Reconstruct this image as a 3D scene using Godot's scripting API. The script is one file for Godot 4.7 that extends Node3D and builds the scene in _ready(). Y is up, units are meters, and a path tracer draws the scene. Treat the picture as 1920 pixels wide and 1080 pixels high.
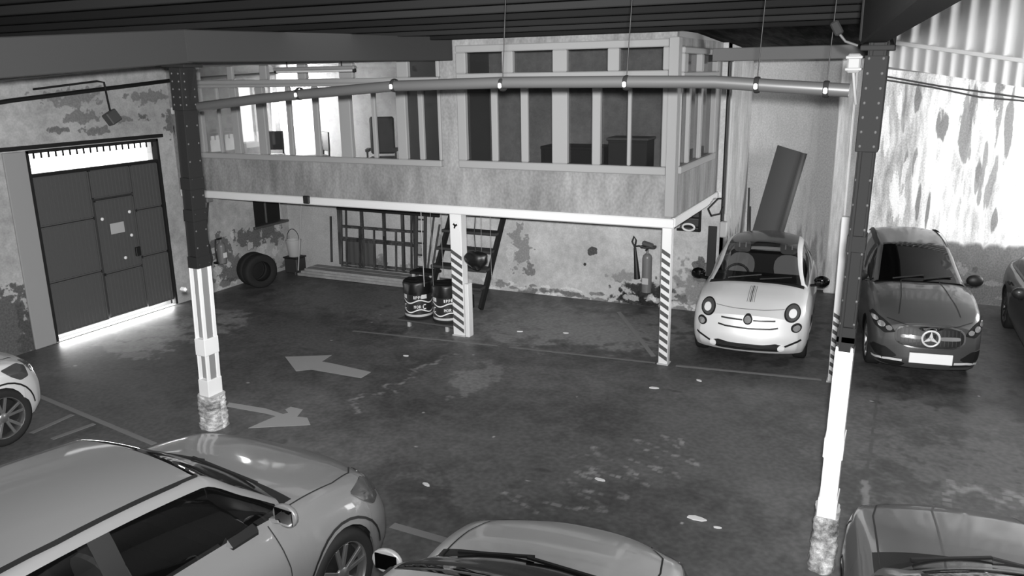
extends Node3D
# A monochrome night-vision view into an old garage: parked cars, a glazed office on posts, a steel gate.

var M := {}
var names := {}
var wall_noise: Image
var rng := RandomNumberGenerator.new()

func _ready():
	# --- camera, sky, exposure and the large lights
	var cam := Camera3D.new()
	cam.name = "camera"
	cam.position = Vector3(0, 4, 0)
	cam.basis = Basis(Vector3.UP, 0.45443) * Basis(Vector3.RIGHT, -0.25618) * Basis(Vector3.BACK, -0.01691)
	cam.fov = rad_to_deg(2 * atan(540.0 / 1535.0))
	cam.near = 0.05
	cam.far = 200
	add_child(cam)
	cam.current = true
	var we := WorldEnvironment.new()
	we.name = "world"
	var env := Environment.new()
	env.background_mode = Environment.BG_COLOR
	env.background_color = Color(1, 1, 1)
	env.background_energy_multiplier = 3.0
	env.ambient_light_source = Environment.AMBIENT_SOURCE_DISABLED
	env.tonemap_mode = Environment.TONE_MAPPER_LINEAR
	env.tonemap_exposure = 1.0
	env.sdfgi_enabled = true
	env.ssao_enabled = true
	env.ssil_enabled = true
	we.environment = env
	add_child(we)
	lights()
	materials()
	room()
	office()
	steelwork()
	gate()
	wall_things()
	floor_things()
	cars()

func lights():
	# the two infrared lamps of the surveillance camera itself
	for k in 2:
		var ir := SpotLight3D.new()
		ir.name = "camera_lamp"
		ir.position = Vector3([-.05, .05][k], 4.12, -0.02)
		ir.basis = Basis(Vector3.UP, [0.86, 0.0][k]) * Basis(Vector3.RIGHT, [-0.03, -0.06][k])
		ir.light_energy = [150.0, 135.0][k]
		ir.spot_angle = 42
		ir.spot_angle_attenuation = 1.0
		ir.spot_range = 40
		ir.spot_attenuation = 2
		ir.light_size = 0.06
		ir.shadow_enabled = true
		add_child(ir, true)
	# daylight through the tall side windows, the office window and under the gate, plus added overhead fill
	area("side_window_daylight", Vector3(4.32, 2.7, -14.0), Vector2(2.6, 2.2), Vector3(-1, 0.0, -0.3), 4.6)
	area("overhead_fill", Vector3(-2.4, 4.78, -3.6), Vector2(6.0, 1.2), Vector3(0, -1, 0), 0.12)  # added fill over the near cars, the roof has no opening here
	area("overhead_fill", Vector3(-4.6, 4.52, -8.3), Vector2(7.0, 1.0), Vector3(0, -1, 0), 0.35)  # second added fill over the yard, under a closed roof
	area("office_window_daylight", Vector3(-11.8, 3.35, -12.85), Vector2(0.9, 1.1), Vector3(1, -0.05, -0.35), 24.0)
	area("gate_gap_daylight", Vector3(-11.98, 0.055, -9.13), Vector2(2.4, 0.07), Vector3(1, -0.06, 0), 18.0)

func area(called: String, at: Vector3, size: Vector2, dir: Vector3, energy: float):
	var l := AreaLight3D.new()
	l.name = called
	l.area_size = size
	l.light_energy = energy
	l.area_normalize_energy = false
	l.area_range = 60
	l.area_attenuation = 2
	l.shadow_enabled = true
	add_child(l, true)
	var up := Vector3.UP if absf(dir.normalized().y) < 0.9 else Vector3.BACK
	l.look_at_from_position(at, at + dir, up)

# ---------------------------------------------------------------- mesh builder
class MB:
	var v := PackedVector3Array()
	var n := PackedVector3Array()
	var t := PackedVector2Array()
	var i := PackedInt32Array()
	func tri(a: Vector3, b: Vector3, c: Vector3, ua := Vector2.ZERO, ub := Vector2.ZERO, uc := Vector2.ZERO):
		var nn := (b - a).cross(c - a).normalized()
		var k := v.size()
		v.append_array([a, b, c]); n.append_array([nn, nn, nn]); t.append_array([ua, ub, uc])
		i.append_array([k, k + 2, k + 1])
	func quad(a: Vector3, b: Vector3, c: Vector3, d: Vector3, u0 := Vector2(0, 0), u1 := Vector2(1, 1)):
		tri(a, b, c, u0, Vector2(u1.x, u0.y), u1)
		tri(a, c, d, u0, u1, Vector2(u0.x, u1.y))
	func away(a: Vector3, b: Vector3, c: Vector3, d: Vector3, from: Vector3):
		if (b - a).cross(d - a).dot((a + c) * 0.5 - from) < 0: quad(a, d, c, b)
		else: quad(a, b, c, d)
	func taway(a: Vector3, b: Vector3, c: Vector3, from: Vector3):
		if (b - a).cross(c - a).dot((a + b + c) / 3 - from) < 0: tri(a, c, b)
		else: tri(a, b, c)
	func box(c: Vector3, s: Vector3, bev := 0.0, bs := Basis()):
		var h := s * 0.5
		bev = minf(bev, minf(h.x, minf(h.y, h.z)) * 0.9)
		for ax in 3:
			var a1 := (ax + 1) % 3
			var a2 := (ax + 2) % 3
			for sg in [-1.0, 1.0]:
				var q := []
				for k in [[-1, -1], [1, -1], [1, 1], [-1, 1]]:
					var p := Vector3()
					p[ax] = sg * h[ax]; p[a1] = k[0] * (h[a1] - bev); p[a2] = k[1] * (h[a2] - bev)
					q.append(c + bs * p)
				away(q[0], q[1], q[2], q[3], c)
				if bev > 0 and ax < 3:
					for s2 in [-1.0, 1.0]:
						var r := []
						for k in [[0, -1], [0, 1], [1, 1], [1, -1]]:
							var p := Vector3()
							p[a2] = k[1] * (h[a2] - bev)
							if k[0] == 0: p[ax] = sg * h[ax]; p[a1] = s2 * (h[a1] - bev)
							else: p[ax] = sg * (h[ax] - bev); p[a1] = s2 * h[a1]
							r.append(c + bs * p)
						away(r[0], r[1], r[2], r[3], c)
		if bev > 0:
			for x in [-1.0, 1.0]:
				for y in [-1.0, 1.0]:
					for z in [-1.0, 1.0]:
						var e := Vector3(x, y, z)
						taway(c + bs * (e * Vector3(h.x, h.y - bev, h.z - bev)), c + bs * (e * Vector3(h.x - bev, h.y, h.z - bev)), c + bs * (e * Vector3(h.x - bev, h.y - bev, h.z)), c)
	func bar(a: Vector3, b: Vector3, w: float, d: float, side := Vector3.ZERO, bev := 0.0):
		var z := (b - a).normalized()
		var x := side if side != Vector3.ZERO else (Vector3.UP.cross(z) if absf(z.y) < 0.95 else Vector3.RIGHT)
		x = (x - z * x.dot(z)).normalized()
		box((a + b) * 0.5, Vector3(w, d, a.distance_to(b)), bev, Basis(x, z.cross(x), z))
	func grid(rows: Array, ref: Vector3, wrap := false, u0 := Vector2(0, 0), u1 := Vector2(1, 1)):
		var nr := rows.size()
		var nc: int = rows[0].size()
		var k := v.size()
		var nn := PackedVector3Array()
		var vote := 0.0
		for r in nr:
			for c in nc:
				var p: Vector3 = rows[r][c]
				var dr: Vector3 = rows[mini(r + 1, nr - 1)][c] - rows[maxi(r - 1, 0)][c]
				var c0 := c - 1
				var c1 := c + 1
				if wrap:
					if c0 < 0: c0 = nc - 2
					if c1 > nc - 1: c1 = 1
				var dc: Vector3 = rows[r][clampi(c1, 0, nc - 1)] - rows[r][clampi(c0, 0, nc - 1)]
				if dc.length() < 1e-6: dc = rows[clampi(r + (1 if r == 0 else -1), 0, nr - 1)][clampi(c1, 0, nc - 1)] - rows[clampi(r + (1 if r == 0 else -1), 0, nr - 1)][clampi(c0, 0, nc - 1)]
				var m := dr.cross(dc).normalized()
				nn.append(m)
				vote += m.dot((p - ref).normalized())
		var fl := vote < 0
		for r in nr:
			for c in nc:
				v.append(rows[r][c])
				n.append(-nn[r * nc + c] if fl else nn[r * nc + c])
				t.append(Vector2(lerpf(u0.x, u1.x, float(c) / maxf(nc - 1, 1)), lerpf(u0.y, u1.y, float(r) / maxf(nr - 1, 1))))
		for r in nr - 1:
			for c in nc - 1:
				var a := k + r * nc + c
				if fl: i.append_array([a, a + nc, a + 1, a + 1, a + nc, a + nc + 1])
				else: i.append_array([a, a + 1, a + nc, a + 1, a + nc + 1, a + nc])
	func tube(path: PackedVector3Array, r: float, sides := 8, caps := true, r1 := -1.0):
		if r1 < 0: r1 = r
		var rows := []
		var x := Vector3.ZERO
		for k in path.size():
			var d := (path[mini(k + 1, path.size() - 1)] - path[maxi(k - 1, 0)]).normalized()
			if x == Vector3.ZERO: x = d.cross(Vector3.UP if absf(d.y) < 0.9 else Vector3.RIGHT).normalized()
			x = (x - d * x.dot(d)).normalized()
			var y := d.cross(x)
			var rr := lerpf(r, r1, float(k) / maxf(path.size() - 1, 1))
			var row := PackedVector3Array()
			for s in sides + 1: row.append(path[k] + (x * cos(TAU * s / sides) + y * sin(TAU * s / sides)) * rr)
			rows.append(row)
		var start := n.size()
		grid(rows, path[0] - (path[1] - path[0]) * 1e-3, true)
		# a tube can bend back on itself: orient by its own axis
		var good := 0.0
		for q in rows.size():
			for s in sides: good += n[start + q * (sides + 1) + s].dot(rows[q][s] - path[q])
		if good < 0: flip_from(start)
		if caps:
			for e in [0, rows.size() - 1]:
				var o: Vector3 = path[0] * 2 - path[1] if e == 0 else path[e - 1]
				if e == 0: o = path[1]
				for s in sides: taway(path[e], rows[e][s], rows[e][s + 1], o)
	func flip_from(start: int):
		for q in range(start, n.size()): n[q] = -n[q]
		for q in range(0, i.size(), 3):
			if i[q] >= start:
				var w := i[q + 1]
				i[q + 1] = i[q + 2]; i[q + 2] = w
	func lathe(prof: Array, seg := 24, xf := Transform3D()):
		var rows := []
		for p in prof:
			var row := PackedVector3Array()
			for s in seg + 1: row.append(xf * Vector3(cos(TAU * s / seg) * p[0], p[1], sin(TAU * s / seg) * p[0]))
			rows.append(row)
		var start := n.size()
		grid(rows, xf * Vector3.ZERO, true)
		# profile runs so that outside is to the right of its direction
		var a: Vector2 = Vector2(prof[0][0], prof[0][1])
		var good := 0.0
		for q in prof.size() - 1:
			var d := Vector2(prof[q + 1][0] - prof[q][0], prof[q + 1][1] - prof[q][1])
			var o := Vector2(d.y, -d.x)
			var w := xf.basis * Vector3(o.x, o.y, 0)
			good += n[start + q * (seg + 1)].dot(w)
		if good < 0: flip_from(start)
	func prism(poly: PackedVector2Array, z0: float, z1: float, xf := Transform3D()):
		if Geometry2D.is_polygon_clockwise(poly): poly.reverse()
		var tr := Geometry2D.triangulate_polygon(poly)
		var mid := xf * Vector3(0, 0, (z0 + z1) * 0.5)
		for q in range(0, tr.size(), 3):
			for z in [[z0, z1], [z1, z0]]:
				var a := poly[tr[q]]
				var b := poly[tr[q + 1]]
				var c := poly[tr[q + 2]]
				var pa := xf * Vector3(a.x, a.y, z[0])
				var pb := xf * Vector3(b.x, b.y, z[0])
				var pc := xf * Vector3(c.x, c.y, z[0])
				taway(pa, pb, pc, pa + xf.basis * Vector3(0, 0, z[1] - z[0]))
		for q in poly.size():
			var a := poly[q]
			var b := poly[(q + 1) % poly.size()]
			var o := (Vector2((b - a).y, -(b - a).x)).normalized()
			var inside := (a + b) * 0.5 - o
			away(xf * Vector3(a.x, a.y, z0), xf * Vector3(b.x, b.y, z0), xf * Vector3(b.x, b.y, z1), xf * Vector3(a.x, a.y, z1), xf * Vector3(inside.x, inside.y, (z0 + z1) * 0.5))
	func mesh() -> ArrayMesh:
		var a := []
		a.resize(Mesh.ARRAY_MAX)
		a[Mesh.ARRAY_VERTEX] = v; a[Mesh.ARRAY_NORMAL] = n; a[Mesh.ARRAY_TEX_UV] = t; a[Mesh.ARRAY_INDEX] = i
		var m := ArrayMesh.new()
		m.add_surface_from_arrays(Mesh.PRIMITIVE_TRIANGLES, a)
		return m

# ---------------------------------------------------------------- naming
func numbered(called: String) -> String:
	var k: int = names.get(called, 0)
	names[called] = k + 1
	return called if k == 0 else "%s_%03d" % [called, k]

func thing(called: String, label: String, category: String, at := Vector3.ZERO, turn := 0.0, group := "") -> Node3D:
	var o := Node3D.new()
	o.name = numbered(called)
	o.position = at
	o.rotation.y = turn
	add_child(o)
	return tag(o, label, category, group)

func tag(o: Node3D, label: String, category: String, group := "") -> Node3D:
	o.set_meta("label", label)
	o.set_meta("category", category)
	if group: o.set_meta("group", group)
	return o

func put(called: String, what, mat: Material, parent: Node = null) -> MeshInstance3D:
	var o := MeshInstance3D.new()
	o.mesh = what.mesh() if what is MB else what
	o.material_override = mat
	if parent == null:
		o.name = numbered(called)
		add_child(o)
	else:
		o.name = called
		parent.add_child(o, true)
	return o

func struct(called: String, what, mat: Material, label := "", category := "") -> MeshInstance3D:
	var o := put(called, what, mat)
	o.set_meta("kind", "structure")
	if label: tag(o, label, category)
	return o

func bx(c: Vector3, s: Vector3, bev := 0.0, bs := Basis()) -> MB:
	var m := MB.new()
	m.box(c, s, bev, bs)
	return m

func bx2(a: Vector3, b: Vector3, bev := 0.0) -> MB:
	return bx((a + b) * 0.5, (b - a).abs(), bev)

func bar(a: Vector3, b: Vector3, w: float, d: float, side := Vector3.ZERO, bev := 0.0) -> MB:
	var m := MB.new()
	m.bar(a, b, w, d, side, bev)
	return m

func tb(path: PackedVector3Array, r: float, sides := 8) -> MB:
	var m := MB.new()
	m.tube(path, r, sides)
	return m

# ---------------------------------------------------------------- materials
func mat(g: float, rough := 0.6, metal := 0.0, spec := 0.5) -> StandardMaterial3D:
	var m := StandardMaterial3D.new()
	m.albedo_color = Color(g, g, g)
	m.roughness = rough
	m.metallic = metal
	m.metallic_specular = spec
	return m

class Canvas:
	var w: int
	var h: int
	var b := PackedByteArray()
	var n1: PackedByteArray
	var n2: PackedByteArray
	var n3: PackedByteArray
	var ox := 0.0
	var oy := 0.0
	var px := 1.0
	var py := 1.0
	static func noise(w: int, h: int, seed: int, freq: float, oct: int, sx := 1.0, sy := 1.0) -> PackedByteArray:
		var f := FastNoiseLite.new()
		f.noise_type = FastNoiseLite.TYPE_SIMPLEX_SMOOTH
		f.seed = seed
		f.frequency = freq
		f.fractal_octaves = oct
		var im := f.get_image(int(w * sx), int(h * sy), false, false, true)
		if sx != 1.0 or sy != 1.0: im.resize(w, h, Image.INTERPOLATE_CUBIC)
		im.convert(Image.FORMAT_L8)
		return im.get_data()
	func _init(W: int, H: int, seed: int, x0: float, y0: float, x1: float, y1: float, base: float, a1: float, a2: float, a3 := 0.0, streak := 1.0):
		w = W; h = H
		ox = x0; oy = y0
		px = W / (x1 - x0); py = H / (y1 - y0)
		n1 = noise(W, H, seed, 0.006, 4, 1, streak)
		n2 = noise(W, H, seed + 1, 0.035, 4, 1, streak)
		n3 = noise(W, H, seed + 2, 0.16, 3)
		b.resize(W * H)
		for k in W * H:
			b[k] = int(clampf(base + (n1[k] - 128) * a1 + (n2[k] - 128) * a2 + (n3[k] - 128) * a3, 0, 255))
	func blob(x: float, y: float, rx: float, ry: float, value: float, strength := 1.0, rough := 0.5, soft := 0.15, ang := 0.0):
		var cx := (x - ox) * px
		var cy := (y - oy) * py
		var R := maxf(rx * px, ry * py) * (1.0 + rough)
		var ca := cos(ang)
		var sa := sin(ang)
		for yy in range(maxi(0, int(cy - R)), mini(h, int(cy + R) + 1)):
			for xx in range(maxi(0, int(cx - R)), mini(w, int(cx + R) + 1)):
				var dx := (xx - cx) / px
				var dy := (yy - cy) / py
				var u := (dx * ca + dy * sa) / rx
				var q := (dy * ca - dx * sa) / ry
				var k := yy * w + xx
				var d := 1.0 - sqrt(u * u + q * q) + rough * ((n2[k] - 128) * 0.008 + (n1[k] - 128) * 0.003 + (n3[k] - 128) * 0.0015)
				if d > -soft:
					var s := strength * smoothstep(-soft, soft, d)
					b[k] = int(clampf(lerpf(b[k], value + (n3[k] - 128) * 0.12, s), 0, 255))
	func line(pts: Array, width: float, value: float, strength := 1.0, jit := 0.0):
		for q in pts.size() - 1:
			var p := Vector2((pts[q][0] - ox) * px, (pts[q][1] - oy) * py)
			var e := Vector2((pts[q + 1][0] - ox) * px, (pts[q + 1][1] - oy) * py)
			var steps := int(p.distance_to(e)) + 1
			var r := maxf(0.6, width * px * 0.5)
			for s in steps + 1:
				var c := p.lerp(e, float(s) / steps)
				var kk := clampi(int(c.y), 0, h - 1) * w + clampi(int(c.x), 0, w - 1)
				c += (e - p).orthogonal().normalized() * (n2[kk] - 128) * jit * px * 0.01
				for yy in range(maxi(0, int(c.y - r)), mini(h, int(c.y + r) + 1)):
					for xx in range(maxi(0, int(c.x - r)), mini(w, int(c.x + r) + 1)):
						var k := yy * w + xx
						b[k] = int(lerpf(b[k], value, strength * clampf((n2[k] - 60) / 120.0, 0.1, 1.0)))
	func tex() -> ImageTexture:
		return ImageTexture.create_from_image(Image.create_from_data(w, h, false, Image.FORMAT_L8, b))

func textured(t: Texture2D, rough := 0.85, spec := 0.3, bump := 0.0) -> StandardMaterial3D:
	var m := mat(1.0, rough, 0, spec)
	m.albedo_texture = t
	if bump > 0:
		m.heightmap_enabled = true
		m.heightmap_texture = t
		m.heightmap_scale = bump
	return m

func paint(g: float, rough := 0.25, coat := 0.6) -> StandardMaterial3D:
	var m := mat(g, 0.45, 0.25, 0.5)
	m.clearcoat_enabled = true
	m.clearcoat = coat
	m.clearcoat_roughness = rough * 0.3
	return m

func pane(g: float, a: float) -> StandardMaterial3D:
	var m := mat(g, 0.03)
	m.albedo_color = Color(g, g, g, a)
	m.transparency = BaseMaterial3D.TRANSPARENCY_ALPHA
	return m

func glow(e: float) -> StandardMaterial3D:
	var m := mat(1.0, 0.5)
	m.emission_enabled = true
	m.emission = Color(1, 1, 1)
	m.emission_energy_multiplier = e
	return m

func materials():
	rng.seed = 7
	M.black = mat(0.10, 0.5)
	M.rubber = mat(0.16, 0.75, 0, 0.3)
	M.dark = mat(0.22, 0.6)
	M.steel = mat(0.16, 0.8, 0.0, .2)
	M.steel2 = mat(0.33, 0.55, 0.2)
	M.grey = mat(0.5, 0.6)
	M.light = mat(0.72, 0.6)
	M.white = mat(0.88, 0.6)
	M.chrome = mat(0.85, 0.12, 1.0)
	M.wood = textured(Canvas.new(256, 256, 61, 0, 0, 1, 1, 66, 0.2, 0.15, 0.1, 0.15).tex(), 0.8)
	M.wood.uv1_triplanar = true
	M.wood.uv1_scale = Vector3(1.5, 1.5, 1.5)
	M.plank = textured(Canvas.new(256, 256, 62, 0, 0, 1, 1, 150, 0.12, 0.06, 0.06, 1.0).tex(), 0.8)
	M.plank.uv1_triplanar = true
	M.frame = mat(0.60, 0.7, 0, .3)
	M.pane = pane(0.12, 0.34)
	M.glass = pane(0.03, 0.40)
	M.glass2 = pane(0.03, 0.72)
	M.tint = mat(0.03, 0.04, 0.0, 0.6)
	M.day = glow(2.2)
	M.pier = mat(.60, .9, 0, .2)
	M.beam = mat(.24, .95, 0, .15)
	M.pipe = mat(.34, .4, .2)
	M.stripe = mat(.30, .6)
	M.gate = mat(.34, .8, 0, .2)
	M.stud = mat(.95, .3)
	M.bottle = mat(.45, .35)
	M.panel = mat(.25, .7)
	M.bag = mat(.07, .4, 0, .5)
	M.mark = mat(.62, .7)
	M.line = mat(.56, .75)
	M.line2 = mat(.48, .75)
	M.foot = textured(Canvas.new(256, 256, 91, 0, 0, 1, 1, 168, .4, .4, .2).tex(), .8)

# ---------------------------------------------------------------- the room
func wall(called: String, o: Vector3, du: Vector3, nrm: Vector3, uu: Array, vv: Array, holes: Array, m: Material, thick := 0.25, tu := []):
	# a wall of real thickness with openings; its face carries one texture laid out in metres
	if tu.is_empty(): tu = uu
	var us := [uu[0], uu[1]]
	var vs := [vv[0], vv[1]]
	for hh in holes: us.append_array([hh[0], hh[1]]); vs.append_array([hh[2], hh[3]])
	us.sort(); vs.sort()
	var b := MB.new()
	for a in us.size() - 1:
		for c in vs.size() - 1:
			if us[a + 1] - us[a] < 1e-4 or vs[c + 1] - vs[c] < 1e-4: continue
			var mu: float = (us[a] + us[a + 1]) * 0.5
			var mv: float = (vs[c] + vs[c + 1]) * 0.5
			var skip := false
			for hh in holes:
				if mu > hh[0] and mu < hh[1] and mv > hh[2] and mv < hh[3]: skip = true
			if skip: continue
			var p := func(u, y): return o + du * u + Vector3(0, y, 0)
			var t := func(u, y): return Vector2((u - tu[0]) / (tu[1] - tu[0]), (y - vv[0]) / (vv[1] - vv[0]))
			var u0: float = us[a]
			var u1: float = us[a + 1]
			var v0: float = vs[c]
			var v1: float = vs[c + 1]
			var A: Vector3 = p.call(u0, v0)
			var B: Vector3 = p.call(u1, v0)
			var C: Vector3 = p.call(u1, v1)
			var D: Vector3 = p.call(u0, v1)
			if (B - A).cross(D - A).dot(nrm) > 0:
				b.tri(A, B, C, t.call(u0, v0), t.call(u1, v0), t.call(u1, v1))
				b.tri(A, C, D, t.call(u0, v0), t.call(u1, v1), t.call(u0, v1))
			else:
				b.tri(A, C, B, t.call(u0, v0), t.call(u1, v1), t.call(u1, v0))
				b.tri(A, D, C, t.call(u0, v0), t.call(u0, v1), t.call(u1, v1))
			var lo := A - nrm * (thick)
			var k := b.t.size()
			b.box((lo + C - nrm * 0.002) * 0.5, (C - nrm * 0.002 - lo).abs())
			for q in range(k, b.t.size()): b.t[q] = b.t[q] * 0.05 + Vector2(0.5, 0.8)
	struct(called, b, m)

func room():
	# concrete floor: oil stains, worn paint, cracks, and light painted into the colour
	var c := Canvas.new(1500, 1350, 11, -12, -16, 8, 2, 92, 0.14, 0.10, 0.10)
	for s in [[-4.7, -11.9, 1.9, 1.0, 140], [-8.6, -11.9, 2.2, 1.0, 116], [-6.6, -11.4, 1.6, .9, 124], [-3.2, -12.4, .9, .8, 128]]: c.blob(s[0], s[1], s[2], s[3], s[4], .85, .35, .45)  # paler patches paint in the light missing under the office
	for s in [[-4.9, -8.3, .55, .3, 72], [-5.2, -8.0, .3, .2, 70], [-4.4, -7.9, .35, .22, 78], [-8.8, -7.6, .9, .45, 84], [-9.8, -7.9, .5, .3, 74], [-10.1, -8.6, .5, .4, 80], [-3.2, -7.6, .5, .3, 92], [-1.2, -8.6, .9, .5, 92], [-5.6, -9.3, .8, .35, 96], [-9.2, -9.9, 1.2, .6, 96], [-4.6, -11.6, 1.4, .6, 146], [-1.9, -10.8, 1.0, .35, 80], [0.6, -11.0, 1.0, .35, 78], [-2.2, -12.6, .9, 1.4, 62], [0.3, -13.0, .9, 1.6, 62], [-7.8, -5.9, 1.2, .5, 88], [-9.4, -6.4, .8, .5, 84], [1.0, -9.0, 1.2, .7, 106], [0.6, -7.6, .8, .4, 104], [-5.1, -9.2, .25, .45, 128], [-3.6, -6.5, .6, .4, 98]]:  # oil patches and paler ones; two broad dark ovals beneath the parked cars
		c.blob(s[0], s[1], s[2], s[3], s[4], 0.75, 1.1, 0.35)
	for k in 26:
		c.blob(rng.randf_range(-11, 3), rng.randf_range(-13, -5), rng.randf_range(.04, .16), rng.randf_range(.03, .1), rng.randf_range(70, 100), 0.7, 0.8, 0.3)
	for k in 40:
		c.blob(rng.randf_range(-11, 3), rng.randf_range(-13, -5), rng.randf_range(.012, .03), rng.randf_range(.01, .025), 185, 0.8, 0.3, 0.3)
	c.line([[-5.95, -7.4], [-6.0, -8.4], [-6.0, -9.44], [-5.7, -9.9]], .035, 150, .5, .3)
	c.line([[-2.72, -6.27], [-2.55, -7.15], [-2.31, -7.76], [-1.9, -8.3]], .04, 160, .55, .6)
	c.line([[-2.55, -7.15], [-3.0, -7.5]], .03, 150, .4, .6)
	c.line([[-.16, -5.6], [-.12, -7.0], [-.1, -8.2], [-.1, -11.0]], .02, 84, .7, .015)
	c.line([[-.10, -6.6], [-.06, -7.2], [-.07, -8.2]], .05, 140, .4, .08)
	c.line([[.5, -8.4], [1.4, -8.55]], .06, 160, .5, .8)
	for k in 14: c.blob(-11.0 + rng.randf() * .9, -8.0 - k * .17, .45, .2, 150, .6, .9, .3)  # daylight spilling in along the gate foot, painted as pale blobs
	var f := MB.new()
	f.quad(Vector3(-12.2, 0, 2), Vector3(8, 0, 2), Vector3(8, 0, -16.1), Vector3(-12.2, 0, -16.1))
	var uv := func(p): return Vector2((p.x + 12) / 20.0, (p.z + 16) / 18.0)
	for k in f.v.size(): f.t[k] = uv.call(f.v[k])
	f.box(Vector3(-2.1, -.15, -7.05), Vector3(20.2, .29, 18.1))
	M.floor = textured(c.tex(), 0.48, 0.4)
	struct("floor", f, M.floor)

	# left wall with the gate opening, a small shuttered window below and the office window above
	c = Canvas.new(1100, 760, 21, -13.6, 0, -6.4, 5.0, 176, .13, .11, .08)
	c.blob(-6.9, .3, 1.0, .75, 92, .95, .5, .06)
	c.blob(-7.6, .25, .3, .5, 78, .8, .5, .1)
	for s in [[-8.5, 3.27, .16, .05, 96], [-9.2, 3.22, .28, .07, 104], [-9.7, 3.35, .2, .08, 112], [-10.1, 3.38, .14, .06, 84], [-10.75, 3.3, .2, .22, 92], [-11.0, 3.05, .12, .3, 98], [-9.0, 3.45, .3, .1, 112], [-8.9, 3.75, .6, .14, 118], [-10.3, 3.7, .4, .12, 116]]:
		c.blob(s[0], s[1], s[2], s[3], s[4], .75, .9, .1)
	for s in [[-11.5, .75, .25, .34, 108], [-12.1, .9, .2, .2, 104], [-12.45, .82, .3, .22, 106], [-12.9, .95, .4, .18, 102], [-13.1, .75, .2, .16, 110], [-12.0, .25, .6, .14, 112], [-11.9, .5, .2, .1, 118]]:
		c.blob(s[0], s[1], s[2], s[3], s[4], .95, .7, .04)
	for k in 22: c.blob(rng.randf_range(-13.4, -11), rng.randf_range(.05, 1.0), rng.randf_range(.04, .14), rng.randf_range(.03, .1), 205, .8, .9, .06)
	for k in 18: c.blob(rng.randf_range(-13.4, -10.6), rng.randf_range(.0, .25), rng.randf_range(.05, .2), rng.randf_range(.03, .1), 95, .7, .9, .1)
	M.wall_left = textured(c.tex(), .9, .2)
	wall("wall_left", Vector3(-11.9, 0, 0), Vector3(0, 0, 1), Vector3(1, 0, 0), [-13.6, 2.2], [0, 5.0], [[-10.35, -7.92, 0, 3.0], [-13.42, -12.5, 1.06, 1.86], [-13.35, -12.35, 2.75, 3.95]], M.wall_left, .3, [-13.6, -6.4])
	# back wall
	c = Canvas.new(1500, 800, 31, -12.1, 0, -2.6, 5.0, 192, .12, .10, .08)
	c.blob(-10.6, 1.4, 1.6, 1.6, 178, .5, .5, .5)
	c.blob(-6.45, .85, .2, .42, 138, .9, .8, .04)
	c.blob(-6.6, .75, .1, .2, 205, .8, .8, .04)
	c.blob(-6.2, .45, .12, .1, 110, .8, .9, .08)
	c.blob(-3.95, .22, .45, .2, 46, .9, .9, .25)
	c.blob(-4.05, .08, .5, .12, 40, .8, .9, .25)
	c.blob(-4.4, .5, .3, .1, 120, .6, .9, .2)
	c.blob(-5.0, .9, .1, .09, 84, 1, .4, .04)
	c.blob(-5.13, .65, .03, .03, 60, 1, .3, .1)
	c.blob(-3.02, .72, .16, .2, 92, .95, .7, .04)
	c.blob(-2.9, .3, .5, .5, 120, .7, .8, .25)
	for k in 60: c.blob(rng.randf_range(-8, -2.8), rng.randf_range(-.02, .16), rng.randf_range(.05, .2), rng.randf_range(.02, .07), [110, 225][k % 2], .7, .9, .15)
	for k in 24: c.blob(rng.randf_range(-10.4, -7.6), rng.randf_range(.05, .9), rng.randf_range(.04, .16), rng.randf_range(.03, .12), [120, 205][k % 2], .6, .9, .1)
	M.wall_back = textured(c.tex(), .9, .2)
	wall("wall_back", Vector3(0, 0, -13.5), Vector3(1, 0, 0), Vector3(0, 0, 1), [-12.2, -2.75], [0, 5.0], [[-3.42, -3.1, 1.42, 1.94]], M.wall_back, .3, [-12.1, -2.6])
	# return wall, the recess behind the small car and the bright wall on the right
	c = Canvas.new(400, 600, 41, -15.8, 0, -13.5, 5.0, 186, .12, .12, .1, .4)
	c.blob(-14.6, .4, 1.2, .7, 100, .8, .7, .2)
	M.wall_return = textured(c.tex(), .9, .2)
	wall("wall_return", Vector3(-2.75, 0, 0), Vector3(0, 0, 1), Vector3(1, 0, 0), [-16.1, -13.52], [0, 5.0], [], M.wall_return, .25, [-15.8, -13.5])
	c = Canvas.new(1400, 800, 51, -2.8, 0, 4.2, 5.0, 226, .34, .40, .2, .22)
	for k in 70:
		c.blob(rng.randf_range(-.8, 3.8), rng.randf_range(1.2, 3.4), rng.randf_range(.02, .08), rng.randf_range(.08, .5), [110, 250, 130, 250][k % 4], .75, .9, .2)
	for k in 26: c.blob(rng.randf_range(-2.7, -1.2), rng.randf_range(.6, 3.8), rng.randf_range(.1, .4), rng.randf_range(.1, .4), [140, 190][k % 2], .45, 1, .3)
	c.blob(.75, 2.9, .05, .5, 150, .8, .8, .1)
	c.blob(-2.0, 2.4, 1.0, 2.6, 178, .8, .4, .3)  # recess shade painted in as a darker wall tone
	c.blob(-1.25, 2.3, .4, 2.6, 160, .8, .3, .3)
	for k in 16: c.blob(-.9 + k * .33, .42, .35, .58, 112, .95, .06, .08)
	for k in 40: c.blob(rng.randf_range(-.8, 3.8), rng.randf_range(.1, 1.0), rng.randf_range(.04, .2), rng.randf_range(.03, .1), [80, 150][k % 2], .6, .9, .2)
	for k in 16: c.blob(-.9 + k * .33, 1.06, .25, .05, 225, .5, .1, .3)
	c.blob(-1.9, .3, .9, .5, 110, .6, .9, .3)
	M.wall_right = textured(c.tex(), .9, .2)
	wall("wall_recess", Vector3(0, 0, -15.8), Vector3(1, 0, 0), Vector3(0, 0, 1), [-2.75, 4.8], [0, 5.3], [], M.wall_right, .3, [-2.8, 4.2])
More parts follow.
